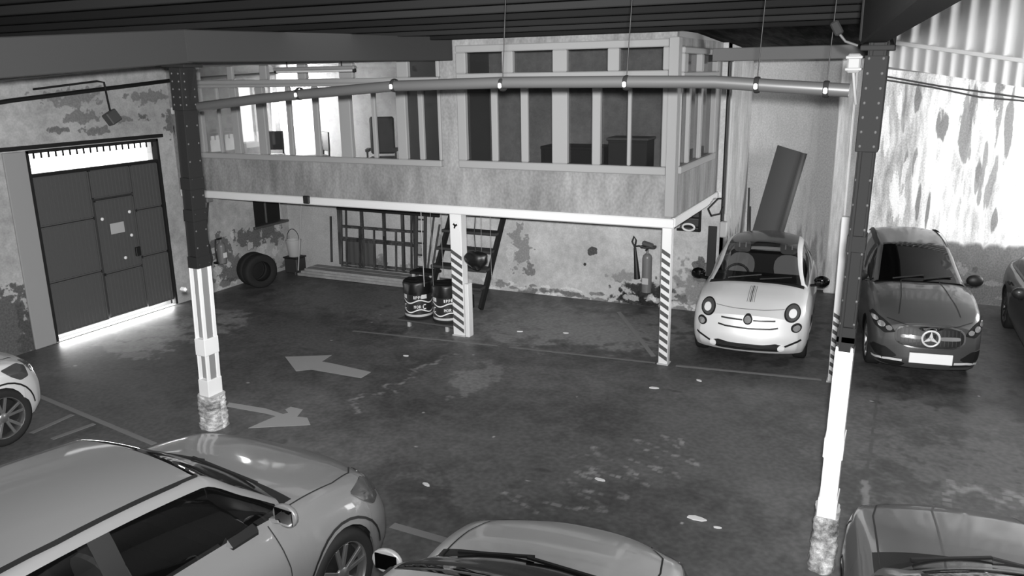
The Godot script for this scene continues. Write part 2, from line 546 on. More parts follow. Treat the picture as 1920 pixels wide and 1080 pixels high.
	c = Canvas.new(128, 600, 57, 0, 0, 1, 5, 196, .12, .12, .1, .4)
	M.pilaster = textured(c.tex(), .9, .2)
	struct("trim_1", bx2(Vector3(-1.24, 0, -15.79), Vector3(-.98, 4.2, -15.55), .02), M.pilaster, "narrow pale plaster pilaster on the far wall behind the right steel column", "pilaster")
	# unseen sides of the hall
	M.plain = mat(.66, .9, 0, .2)
	wall("wall_right", Vector3(4.5, 0, 0), Vector3(0, 0, 1), Vector3(-1, 0, 0), [-16.1, 2.2], [0, 6.4], [[-15.4, -12.6, 1.6, 3.9]], M.plain, .3)
	wall("wall_front", Vector3(0, 0, 2.0), Vector3(1, 0, 0), Vector3(0, 0, -1), [-12.2, 6.3], [0, 6.4], [], M.plain, .3)
	var w := thing("window_1", "tall row of daylight windows in the side wall", "window")
	w.set_meta("kind", "structure")
	for k in 3: put("mullion", bx2(Vector3(4.52, 1.6, -15.43 + k * 1.4), Vector3(4.62, 3.9, -15.37 + k * 1.4)), M.steel, w)
	for k in 2: put("pane", bx2(Vector3(4.56, 1.62, -15.36 + k * 1.4), Vector3(4.566, 3.88, -14.04 + k * 1.4)), pane(.9, .1), w)
	# roof: dark sheeting over the yard, corrugated sheet over the right bay
	M.ceiling = textured(Canvas.new(512, 256, 71, 0, 0, 1, 1, 42, .15, .15, .08, 1.0).tex(), .95, .1)
	M.ceiling.uv1_scale = Vector3(3, 1, 1)
	var r := MB.new()
	var slope := .05
	var ry := func(z): return 4.3 + slope * (z + 15.8)
	r.prism(PackedVector2Array([Vector2(-16.1, ry.call(-16.1)), Vector2(2.2, ry.call(2.2)), Vector2(2.2, 6.6), Vector2(-16.1, 6.6)]), -12.2, -.42, Transform3D(Basis(Vector3(0, 0, 1), Vector3(0, 1, 0), Vector3(1, 0, 0)), Vector3.ZERO))
	struct("ceiling", r, M.ceiling)
	for k in 9:
		var z := -10.25 + k * .62
		struct("roof_beam", bx2(Vector3(-11.9, ry.call(z) - .11, z - .05), Vector3(-.5, ry.call(z) + .02, z + .05), .01), mat([.13, .18, .15][k % 3], .95, 0, .1), "dark roof purlin, number %s from the office front towards the yard" % ["one", "two", "three", "four", "five", "six", "seven", "eight", "nine"][k], "purlin")
	struct("roof_beam", bx2(Vector3(-2.7, 4.12, -12.3), Vector3(-.5, 4.3, -12.15), .01), mat(.4, .7), "grey lintel beam across the recess above the white car", "beam")
	# right bay: two tiers of upright corrugated sheeting over the bright wall, with a pale rail between
	M.sheet = mat(.74, .6)
	corrugated("corrugated_sheet", "lower tier of pale corrugated sheeting at the top of the bright right wall", -.62, 2.6, -15.70, .19, .03, 4.02, 4.40)
	corrugated("corrugated_sheet", "upper tier of pale corrugated sheeting with wider ribs above the sloping rail", -.62, 2.6, -15.5, .27, .045, 4.40, 5.1)
	struct("roof_rail", bar(Vector3(-.66, 4.43, -15.5), Vector3(2.6, 3.86, -15.5), .10, .07, Vector3.ZERO, .01), M.light, "pale sloping rail between the two tiers of corrugated sheeting", "rail")
	struct("roof_slab", bx2(Vector3(-.45, 5.1, -16.1), Vector3(6.3, 5.3, 2.2)), M.plain)

func corrugated(called: String, label: String, x0: float, x1: float, z: float, period: float, amp: float, y0: float, y1: float):
	var lo := PackedVector3Array()
	var hi := PackedVector3Array()
	var n := int((x1 - x0) / period * 12)
	for k in n + 1:
		var x := lerpf(x0, x1, float(k) / n)
		var zz := z + amp * sin(TAU * x / period)
		var dy := -.175 * (x + .6)
		lo.append(Vector3(x, y0 + dy, zz))
		hi.append(Vector3(x, y1 + (dy if y1 < 5 else 0.0), zz))
	var b := MB.new()
	b.grid([lo, hi], Vector3(1, 4, -30))
	var lo2 := PackedVector3Array()
	var hi2 := PackedVector3Array()
	for p in lo: lo2.append(p - Vector3(0, 0, .012))
	for p in hi: hi2.append(p - Vector3(0, 0, .012))
	b.grid([hi2, lo2], Vector3(1, 4, 10))
	struct(called, b, M.sheet, label, "sheeting")

func win(called: String, label: String, o: Vector3, du: Vector3, nrm: Vector3, u0: float, u1: float, v0: float, v1: float, panes: Array, depth := .07, m: Material = null) -> Node3D:
	# a glazed bank: outer frame, one mullion between neighbouring panes, one pane of glass in each opening; panes are [u0, u1, v0, v1]
	if m == null: m = M.frame
	var w := thing(called, label, "window")
	w.set_meta("kind", "structure")
	var B := func(a, b, c, d, k0, k1): return bx2(o + du * a + Vector3(0, c, 0) + nrm * k0, o + du * b + Vector3(0, d, 0) + nrm * k1, .012)
	var p0: float = panes[0][2]
	var p1: float = panes[0][3]
	put("frame", B.call(u0, u1, v0, p0, -.02, depth), m, w)
	put("frame", B.call(u0, u1, p1, v1, -.02, depth), m, w)
	var at := u0
	for k in panes.size() + 1:
		var to: float = panes[k][0] if k < panes.size() else u1
		if to - at > .005:
			put("mullion" if k > 0 and k < panes.size() else "frame", B.call(at, to, p0, p1, -.02, depth if to - at > .12 else depth * .6), m, w)
		if k < panes.size():
			put("pane", bx2(o + du * (panes[k][0] - .005) + Vector3(0, p0 - .005, 0) - nrm * .012, o + du * (panes[k][1] + .005) + Vector3(0, p1 + .005, 0) - nrm * .006), M.pane, w)
			at = panes[k][1]
	return w

func office():
	# the office: a box on posts along the back wall, glazed all round
	var c := Canvas.new(1200, 256, 81, -12, 1.9, -2.8, 4.6, 142, .13, .12, .10, .4)
	M.office = textured(c.tex(), .9, .2)
	var F := Vector3(0, 0, -10.7)
	var X := Vector3(1, 0, 0)
	var N := Vector3(0, 0, 1)
	struct("floor_office", bx2(Vector3(-11.9, 1.93, -13.5), Vector3(-2.84, 2.1, -10.76)), mat(.5, .8))
	wall("wall_office_front", F, X, N, [-11.9, -2.83], [1.96, 4.56], [[-11.3, -6.34, 2.66, 4.3], [-6.04, -2.92, 2.66, 4.4]], M.office, .1)
	wall("wall_office_side", Vector3(-2.83, 0, 0), Vector3(0, 0, 1), Vector3(1, 0, 0), [-13.5, -10.8], [1.96, 4.42], [[-12.95, -10.85, 2.66, 4.3]], M.office, .1)
	struct("trim_2", bx2(Vector3(-11.85, 1.95, -10.72), Vector3(-2.79, 2.08, -10.655), .015), M.white, "white edge beam along the foot of the office front", "edge beam")
	struct("trim_3", bx2(Vector3(-2.84, 1.95, -13.5), Vector3(-2.785, 2.08, -10.73), .015), M.white, "white edge beam along the short side of the office", "edge beam")
	struct("ceiling_office", bx2(Vector3(-11.9, 4.4, -13.5), Vector3(-2.84, 4.5, -10.8)), mat(.6, .8))
	struct("wall_partition", bx2(Vector3(-7.06, 2.1, -13.5), Vector3(-6.98, 4.4, -10.8)), mat(.5, .8))
	var ps := []
	for p in [[-11.1, -10.77], [-10.72, -10.42], [-10.27, -9.86], [-9.69, -9.25], [-9.15, -8.71], [-8.60, -8.17], [-7.95, -7.57], [-7.5, -7.1], [-6.93, -6.73], [-6.64, -6.39]]: ps.append([p[0], p[1], 2.755, 3.85])
	win("window_2", "long row of office windows on the left, two rooms seen through its tall panes", F, X, N, -11.3, -6.34, 2.66, 3.9, ps)
	ps = []
	for p in [[-11.1, -10.45], [-10.33, -9.72], [-9.57, -8.94], [-8.77, -8.12], [-7.86, -7.06], [-6.86, -6.40]]: ps.append([p[0], p[1], 3.97, 4.2])
	win("window_3", "low upper row of panes above the left office windows, partly behind the roof beam", F, X, N, -11.3, -6.34, 3.9, 4.3, ps)
	ps = []
	for p in [[-5.9, -5.5], [-5.4, -5.03], [-4.92, -4.54], [-4.31, -3.95], [-3.83, -3.46], [-3.41, -2.99]]: ps.append([p[0], p[1], 2.77, 3.85])
	win("window_4", "row of six tall dark office panes left of the outer corner", F, X, N, -6.04, -2.92, 2.66, 3.92, ps)
	ps = []
	for p in [[-5.88, -5.3], [-5.13, -4.53], [-4.32, -3.74], [-3.58, -3.0]]: ps.append([p[0], p[1], 4.01, 4.3])
	win("window_5", "four low dark panes in a row above the tall office windows", F, X, N, -6.04, -2.92, 3.92, 4.4, ps)
	struct("trim_4", bx2(Vector3(-2.93, 2.1, -10.86), Vector3(-2.80, 4.42, -10.68), .01), M.frame, "grey corner post of the glazed office", "corner post")
	ps = []
	for p in [[-12.8, -12.1], [-11.98, -11.4], [-11.3, -10.9]]: ps.append([p[0], p[1], 2.76, 3.85])
	win("window_6", "narrow tall windows on the short side of the office facing the bright wall", Vector3(-2.83, 0, 0), Vector3(0, 0, 1), X, -12.95, -10.85, 2.66, 3.9, ps)
	ps = []
	for p in [[-12.8, -11.95], [-11.8, -11.05]]: ps.append([p[0], p[1], 3.98, 4.22])
	win("window_7", "two low upper panes on the short side of the office", Vector3(-2.83, 0, 0), Vector3(0, 0, 1), X, -12.95, -10.85, 3.9, 4.3, ps)
	# daylight window of the left office room
	var w := thing("window_8", "bright daylight window in the far end of the left office room", "window")
	w.set_meta("kind", "structure")
	put("frame", bx2(Vector3(-12.0, 2.75, -12.88), Vector3(-11.93, 3.95, -12.82)), M.white, w)
	put("pane", bx2(Vector3(-11.98, 2.76, -13.34), Vector3(-11.974, 3.94, -12.88)), pane(.9, .1), w)
	put("pane", bx2(Vector3(-11.98, 2.76, -12.82), Vector3(-11.974, 3.94, -12.36)), pane(.9, .1), w)
	# furniture seen through the glass
	chair(Vector3(-11.1, 2.1, -12.3), .5, "chair standing against the bright window, farther left of the two", "chairs by the bright office window")
	chair(Vector3(-10.1, 2.1, -12.4), -.6, "chair standing against the bright window, nearer the middle", "chairs by the bright office window")
	var o := thing("office_chair", "dark high-backed office chair with armrests behind the left windows", "chair", Vector3(-8.55, 2.1, -12.3), .5)
	put("seat", bx(Vector3(0, .45, 0), Vector3(.48, .08, .46), .03), M.black, o)
	put("backrest", bx(Vector3(0, .86, -.2), Vector3(.44, .66, .07), .03), M.black, o)
	for s in [-1, 1]: put("armrest", bar(Vector3(s * .25, .62, -.18), Vector3(s * .25, .62, .16), .06, .05), M.black, o)
	for s in [-1, 1]: put("arm_post", bar(Vector3(s * .25, .44, .1), Vector3(s * .25, .6, .1), .03, .03), M.black, o)
	put("column", tb(PackedVector3Array([Vector3(0, .06, 0), Vector3(0, .42, 0)]), .03), M.black, o)
	var st := MB.new()
	for k in 5: st.bar(Vector3(0, .06, 0), Vector3(.28 * cos(TAU * k / 5), .04, .28 * sin(TAU * k / 5)), .04, .04)
	put("base", st, M.black, o)
	o = thing("desk", "dark low desk behind the tall panes right of the wide mullion", "desk", Vector3(-4.95, 2.1, -12.7))
	put("top", bx(Vector3(0, .72, 0), Vector3(1.1, .05, .6), .008), M.dark, o)
	put("modesty_panel", bx(Vector3(0, .36, .25), Vector3(1.0, .68, .03)), M.dark, o)
	for s in [-1, 1]: put("leg", bx(Vector3(s * .52, .35, 0), Vector3(.05, .7, .55)), M.dark, o)
	o = thing("cupboard", "grey low cupboard with a pale rim beside the dark desk", "cupboard", Vector3(-3.95, 2.1, -12.4))
	put("body", bx(Vector3(0, .44, 0), Vector3(.62, .88, .4), .01), M.steel2, o)
	put("top", bx(Vector3(0, .9, 0), Vector3(.66, .04, .44), .008), M.grey, o)
	put("door", bx(Vector3(-.155, .44, .205), Vector3(.3, .82, .015), .005), M.steel2, o)
	put("door", bx(Vector3(.155, .44, .205), Vector3(.3, .82, .015), .005), M.steel2, o)
	o = thing("white_board", "small white board leaning inside the first dark pane", "board", Vector3(-6.02, 2.1, -11.2))
	put("panel", bar(Vector3(-.16, 0, -.1), Vector3(-.28, .62, 0), .10, .012, Vector3(1, 0, 0)), M.white, o)
	# hanging batten lamp in front of the upper panes
	o = thing("batten_lamp", "unlit pale batten lamp hanging under the beam before the upper left panes", "lamp", Vector3(-8.0, 4.12, -9.9))
	put("housing", bx(Vector3.ZERO, Vector3(1.48, .05, .09), .012), M.grey, o)
	put("tube", tb(PackedVector3Array([Vector3(-.7, -.04, 0), Vector3(.7, -.04, 0)]), .018), M.light, o)
	for s in [-1, 1]:
		put("end_cap", bx(Vector3(s * .72, -.035, 0), Vector3(.04, .06, .06), .01), M.steel, o)
		put("hanger", tb(PackedVector3Array([Vector3(s * .5, .02, 0), Vector3(s * .5, .475, 0)]), .008, 6), M.steel, o)

func chair(at: Vector3, turn: float, label: String, group: String):
	var o := thing("chair", label, "chair", at, turn, group)
	put("seat", bx(Vector3(0, .45, 0), Vector3(.42, .04, .4), .015), M.steel2, o)
	put("backrest", bx(Vector3(0, .72, -.19), Vector3(.4, .36, .03), .012), M.steel2, o)
	for x in [-1, 1]:
		for z in [-1, 1]: put("leg", bar(Vector3(x * .18, 0, z * .17), Vector3(x * .18, .44 if z > 0 else .9, z * .19 if z < 0 else .17), .03, .03), M.steel2, o)

# ---------------------------------------------------------------- columns, beams, posts, pipe
func rivets(pts: Array, r: float, m: Material, parent: Node3D):
	var b := MB.new()
	for p in pts:
		b.lathe([[r, 0], [r * .8, r * .5], [.0005, r * .75]], 8, Transform3D(Basis(p[1].cross(Vector3(.3, .9, .1)).normalized(), p[1], p[1].cross(Vector3(.3, .9, .1)).normalized().cross(p[1])), p[0]))
	put("rivets", b, m, parent).set_meta("kind", "stuff")

func tilted(o: Node3D, foot: Vector3, head: Vector3):
	o.position = foot
	var y := (head - foot).normalized()
	var z := (Vector3(0, 0, 1) - y * y.z).normalized()
	o.basis = Basis(y.cross(z), y, z)

func steelwork():
	var top := 4.16
	# left column: riveted dark steel above, white painted channels below, a wrapped concrete foot
	var o := thing("steel_column", "riveted dark steel column left of the office with its lower half painted white", "column")
	tilted(o, Vector3(-7.17, 0, -6.54), Vector3(-7.02, top, -6.54))
	o.basis = o.basis.scaled_local(Vector3(.9, 1, .88))
	o.set_meta("kind", "structure")
	var d := MB.new()
	for s in [-1, 1]: d.box(Vector3(s * .065, 3.06, 0), Vector3(.018, 2.2, .22), .004)
	d.box(Vector3(0, 3.06, 0), Vector3(.12, 2.2, .16))
	for y in [2.02, 2.55, 2.9]: d.box(Vector3(0, y, 0), Vector3(.165, .13, .235), .004)
	put("shaft", d, M.steel, o)
	d = MB.new()
	d.box(Vector3(0, 3.9, 0), Vector3(.18, .44, .25), .006)
	d.box(Vector3(0, top - .02, 0), Vector3(.36, .035, .3), .006)
	d.prism(PackedVector2Array([Vector2(-.1, 3.78), Vector2(-.2, 4.1), Vector2(.2, 4.1), Vector2(.1, 3.78)]), -.02, .02)
	put("cap", d, M.steel, o)
	var rv := []
	for y in [3.74, 3.82, 3.9, 3.98, 4.06]:
		for z in [-.07, .07]: rv.append([Vector3(.09, y, z), Vector3.RIGHT])
		for x in [-.05, .05]: rv.append([Vector3(x, y, .125), Vector3.BACK])
	for k in 9:
		for z in [-.08, .08]: rv.append([Vector3(.075, 2.0 + k * .19, z), Vector3.RIGHT])
	rivets(rv, .012, M.steel2, o)
	d = MB.new()
	for s in [-1, 1]:
		d.box(Vector3(s * .068, 1.2, .085), Vector3(.022, 1.55, .06), .005)
		d.box(Vector3(s * .068, 1.2, -.085), Vector3(.022, 1.55, .06), .005)
	put("flange", d, M.white, o)
	put("web", bx(Vector3(0, 1.2, 0), Vector3(.13, 1.55, .10)), M.grey, o)
	for y in [.52, 1.02]: put("batten_plate", bx(Vector3(0, y, 0), Vector3(.17, .2, .245), .005), M.white, o)
	put("wrapped_foot", foot_mesh(.17, .42, 5), M.foot, o)
	# right column, nearer the camera lamp
	o = thing("steel_column", "dark riveted steel column on the right, its lower half brilliant white", "column")
	tilted(o, Vector3(-.352, 0, -6.47), Vector3(-.285, top, -6.47))
	o.basis = o.basis.scaled_local(Vector3(.84, 1, .9))
	o.set_meta("kind", "structure")
	d = MB.new()
	for s in [-1, 1]: d.box(Vector3(s * .06, 3.06, 0), Vector3(.02, 2.24, .22), .004)
	d.box(Vector3(.0, 3.06, .0), Vector3(.11, 2.24, .17))
	d.box(Vector3(-.045, 3.06, .1), Vector3(.03, 2.24, .04), .006)
	for y in [1.98, 2.05, 2.75]: d.box(Vector3(0, y, 0), Vector3(.155, .12, .235), .004)
	put("shaft", d, M.steel, o)
	d = MB.new()
	d.box(Vector3(0, 3.75, 0), Vector3(.18, .66, .25), .006)
	d.box(Vector3(0, top - .03, 0), Vector3(.26, .035, .3), .006)
	put("cap", d, M.steel, o)
	rv = []
	for k in 7:
		for x in [-.055, .055]: rv.append([Vector3(x, 3.46 + k * .1, .125), Vector3.BACK])
	for k in 8:
		for x in [-.055, .055]: rv.append([Vector3(x, 1.96 + k * .18, .112), Vector3.BACK])
	rivets(rv, .011, M.steel2, o)
	d = MB.new()
	for s in [-1, 1]: d.box(Vector3(s * .062, 1.26, 0), Vector3(.03, 1.4, .24), .006)
	put("flange", d, M.white, o)
	put("web", bx(Vector3(0, 1.26, 0), Vector3(.10, 1.4, .215)), M.white, o)
	for y in [.6, 1.12]: put("batten_plate", bx(Vector3(0, y, 0), Vector3(.175, .17, .265), .005), M.white, o)
	put("wrapped_foot", foot_mesh(.125, .56, 9), M.foot, o)
	# roof beams over the columns
	struct("roof_beam", bar(Vector3(-7.25, 4.15, -3.9), Vector3(-7.02, 4.335, -6.62), .16, .34, Vector3.ZERO, .01), M.beam, "grey roof beam from the left column towards the camera", "beam")
	struct("roof_beam", bar(Vector3(-7.02, 4.335, -6.56), Vector3(-6.17, 4.36, -10.68), .16, .33, Vector3.ZERO, .01), M.beam, "grey roof beam from the left column to the office front", "beam")
	struct("roof_beam", bar(Vector3(.16, 4.40, -2.0), Vector3(-.34, 4.33, -6.7), .16, .34, Vector3.ZERO, .01), M.steel, "dark steel roof beam from the right column towards the camera", "beam")
	struct("roof_beam", bar(Vector3(-.36, 4.33, -6.55), Vector3(-.5, 4.2, -13.4), .12, .3, Vector3.ZERO, .01), M.steel, "dark steel roof beam running back from the right column", "beam")
	# the long pipe between the columns, with its hangers
	o = thing("long_pipe", "long grey pipe slung between the two steel columns in front of the office", "pipe")
	var path := PackedVector3Array()
	for p in [[-6.92, 3.71], [-6.1, 3.79], [-5.5, 3.835], [-4.42, 3.905], [-3.29, 3.925], [-2.15, 3.92], [-1.44, 3.91], [-.9, 3.87], [-.46, 3.84]]: path.append(Vector3(p[0], p[1], -6.62))
	put("tube", tb(path, .05, 14), M.pipe, o)
	for x in [-5.55, -4.42, -3.29, -2.16, -1.12, -.62]:
		var y := 3.84 if x < -5 else 3.91
		if x > -1.2: y = 3.885 if x < -1 else 3.85
		var h := MB.new()
		h.lathe([[.058, -.02], [.062, -.01], [.062, .01], [.058, .02]], 16, Transform3D(Basis(Vector3.UP, Vector3.RIGHT, Vector3.FORWARD), Vector3(x, y, -6.62)))
		var hg := put("hanger_ring", h, M.steel, o)
		put("bolt", bx(Vector3(x, y - .01, -6.556), Vector3(.03, .045, .03), .008), M.white, hg)
		if x > -4: put("hanger_rod", tb(PackedVector3Array([Vector3(x, y + .05, -6.62), Vector3(x + .03, 4.75, -6.66)]), .0045, 6), M.black, hg)
	# posts that carry the office
	o = post("office_post", "square white post with hazard stripes and a small sign under the office", Vector3(-6.17, 0, -10.78), .2, .17, 1.96, 1.36, 10)
	put("sign", bx(Vector3(.0, 1.77, .088), Vector3(.13, .15, .006)), M.white, o)
	var sg := MB.new()
	sg.bar(Vector3(-.03, 1.80, .092), Vector3(.0, 1.77, .092), .03, .004, Vector3(0, 1, 0))
	sg.bar(Vector3(.035, 1.79, .092), Vector3(0, 1.77, .092), .03, .004, Vector3(0, 1, 0))
	sg.bar(Vector3(0, 1.775, .092), Vector3(-.015, 1.73, .092), .025, .004, Vector3(1, 0, 0))
	put("symbol", sg, M.black, o)
	post("office_post", "slim white post with hazard stripes at the outer corner of the office", Vector3(-2.88, 0, -10.74), .13, .13, 1.96, 1.66, 13)
	post("striped_post", "white post wrapped with hazard tape half hidden behind the right steel column", Vector3(-.66, 0, -10.95), .12, .12, 2.2, .95, 8)
	put("guard_board", bx2(Vector3(-6.055, 0, -10.84), Vector3(-5.985, .86, -10.70), .008), M.white).name = "guard_board"
	tag(get_node("guard_board"), "white board standing on edge against the wide striped post", "board")

func post(called: String, label: String, at: Vector3, w: float, d: float, h: float, stripes_to: float, count: int) -> Node3D:
	var o := thing(called, label, "post", at)
	put("shaft", bx(Vector3(0, h / 2, 0), Vector3(w, h, d), .008), M.white, o)
	put("foot_plate", bx(Vector3(0, .012, 0), Vector3(w + .03, .024, d + .03), .004), M.light, o)
	var step := (stripes_to - .06) / count
	for k in count:
		var y := .06 + k * step
		var s := MB.new()
		var a := w * .5 - .006
		var rise := w * .55
		s.prism(PackedVector2Array([Vector2(-a, y + rise), Vector2(a, y), Vector2(a, y + step * .48), Vector2(-a, y + rise + step * .48)]), d * .5 - .004, d * .5 + .003)
		put("stripe", s, M.stripe, o)
	return o

func foot_mesh(r: float, h: float, seed: int) -> MB:
	# lumpy wrapped foot: a soft square section that bulges and wrinkles
	var f := FastNoiseLite.new()
	f.seed = seed
	f.frequency = 3.0
	var rows := []
	for k in 19:
		var y := h * k / 18.0
		var row := PackedVector3Array()
		for s in 33:
			var a := TAU * s / 32.0
			var sq := 1.0 / pow(pow(absf(cos(a)), 4) + pow(absf(sin(a)), 4), .25)
			var p := Vector3(cos(a), 0, sin(a)) * r * sq * (.94 - .08 * y / h)
			p += Vector3(cos(a), 0, sin(a)) * (f.get_noise_3d(cos(a) * .4, y * 3, sin(a) * .4) * .03 + .006 * sin(k * 2.6))
			p.y = y
			row.append(p)
		row[32] = row[0]
		rows.append(row)
	var b := MB.new()
	b.grid(rows, Vector3(0, h / 2, 0), true)
	var c := Vector3(0, h, 0)
	for s in 32: b.taway(c, rows[18][s], rows[18][s + 1], Vector3.ZERO)
	return b

# ---------------------------------------------------------------- the steel gate in the left wall
func ribbed(z0: float, z1: float, y0: float, y1: float, x := -11.95) -> MB:
	# trapezoid steel sheet with vertical ribs and a folded rim
	var b := MB.new()
	var rows := [PackedVector3Array(), PackedVector3Array()]
	var z := z0 + .02
	var pts := []
	while z < z1 - .07:
		pts.append_array([[z, 0.0], [z + .026, 0.0], [z + .034, .014], [z + .056, .014], [z + .064, 0.0]])
		z += .072
	pts.append([z1 - .02, 0.0])
	for k in pts.size() - 1:
		var a := Vector3(x + pts[k][1], y0, pts[k][0])
		var c := Vector3(x + pts[k + 1][1], y0, pts[k + 1][0])
		b.away(a, c, c + Vector3(0, y1 - y0, 0), a + Vector3(0, y1 - y0, 0), Vector3(x - 3, (y0 + y1) / 2, (z0 + z1) / 2))
	b.box(Vector3(x - .02, (y0 + y1) / 2, (z0 + z1) / 2), Vector3(.03, y1 - y0, z1 - z0))
	for s in [y0 + .012, y1 - .012]: b.box(Vector3(x + .002, s, (z0 + z1) / 2), Vector3(.03, .024, z1 - z0), .004)
	for s in [z0 + .012, z1 - .012]: b.box(Vector3(x + .002, (y0 + y1) / 2, s), Vector3(.03, y1 - y0, .024), .004)
	return b

func gate():
	var g := thing("door_1", "large grey ribbed steel gate with a small wicket door and a blazing slot above it", "gate")
	g.set_meta("kind", "structure")
	var fr := MB.new()
	for z in [-10.33, -7.94]: fr.box(Vector3(-11.96, 1.5, z), Vector3(.14, 3.0, .05), .006)
	fr.box(Vector3(-11.96, 2.98, -9.135), Vector3(.14, .05, 2.43), .006)
	fr.box(Vector3(-11.96, 2.62, -9.135), Vector3(.09, .05, 2.37), .006)
	put("frame", fr, M.steel, g)
	for p in [[-8.93, -7.97, .10, .93], [-8.93, -7.97, .94, 1.82], [-8.93, -7.97, 1.83, 2.6], [-9.72, -8.95, 2.13, 2.6], [-10.30, -9.74, .10, 1.0], [-10.30, -9.74, 1.01, 1.82], [-10.30, -9.74, 1.83, 2.6]]:
		put("panel", ribbed(p[0], p[1], p[2], p[3]), M.gate, g)
	var w := put("wicket_door", ribbed(-9.71, -8.96, .87, 2.10, -11.935), M.gate, g)
	put("kick_panel", ribbed(-9.71, -8.96, .12, .86, -11.935), M.gate, w)
	put("notice", bx(Vector3(-11.905, 1.60, -9.31), Vector3(.008, .18, .27), .003), M.light, w)
	put("lock", bx(Vector3(-11.90, 1.13, -9.65), Vector3(.04, .16, .10), .008), M.black, w)
	for p in [[1.79, -9.05], [1.83, -9.59], [1.43, -9.57], [1.07, -9.39]]:
		var b := MB.new()
		b.lathe([[.028, 0], [.028, .012], [.018, .022], [.0005, .026]], 12, Transform3D(Basis(Vector3.FORWARD, Vector3.RIGHT, Vector3.UP), Vector3(-11.915, p[0], p[1])))
		put("reflector_stud", b, M.stud, w)
	for k in 19: put("bar", bx(Vector3(-11.9, 2.92, -10.22 + k * .121), Vector3(.012, .09, .03), .003), M.steel, g)
	put("backing", bx2(Vector3(-12.04, .09, -10.33), Vector3(-12.0, 2.6, -7.94)), M.dark, g)  # added plate, blocks daylight leaking between the panels
	# bright outdoors beyond the gate
	struct("ground_outside", bx2(Vector3(-30, -.2, -22), Vector3(-12.2, -.03, 4)), mat(.9, .9))
	struct("sill_1", bx2(Vector3(-12.2, -.06, -10.35), Vector3(-11.88, .012, -7.92), .006), M.light, "pale worn threshold under the steel gate", "threshold")
	struct("lintel_1", bx2(Vector3(-11.9, 3.02, -10.45), Vector3(-11.86, 3.08, -6.2), .006), M.steel, "thin dark steel lintel strip over the gate", "lintel")
	struct("trim_5", bx2(Vector3(-11.9, 0, -7.9), Vector3(-11.86, 3.0, -7.55), .01), M.pier, "pale plaster pier beside the steel gate", "pier")

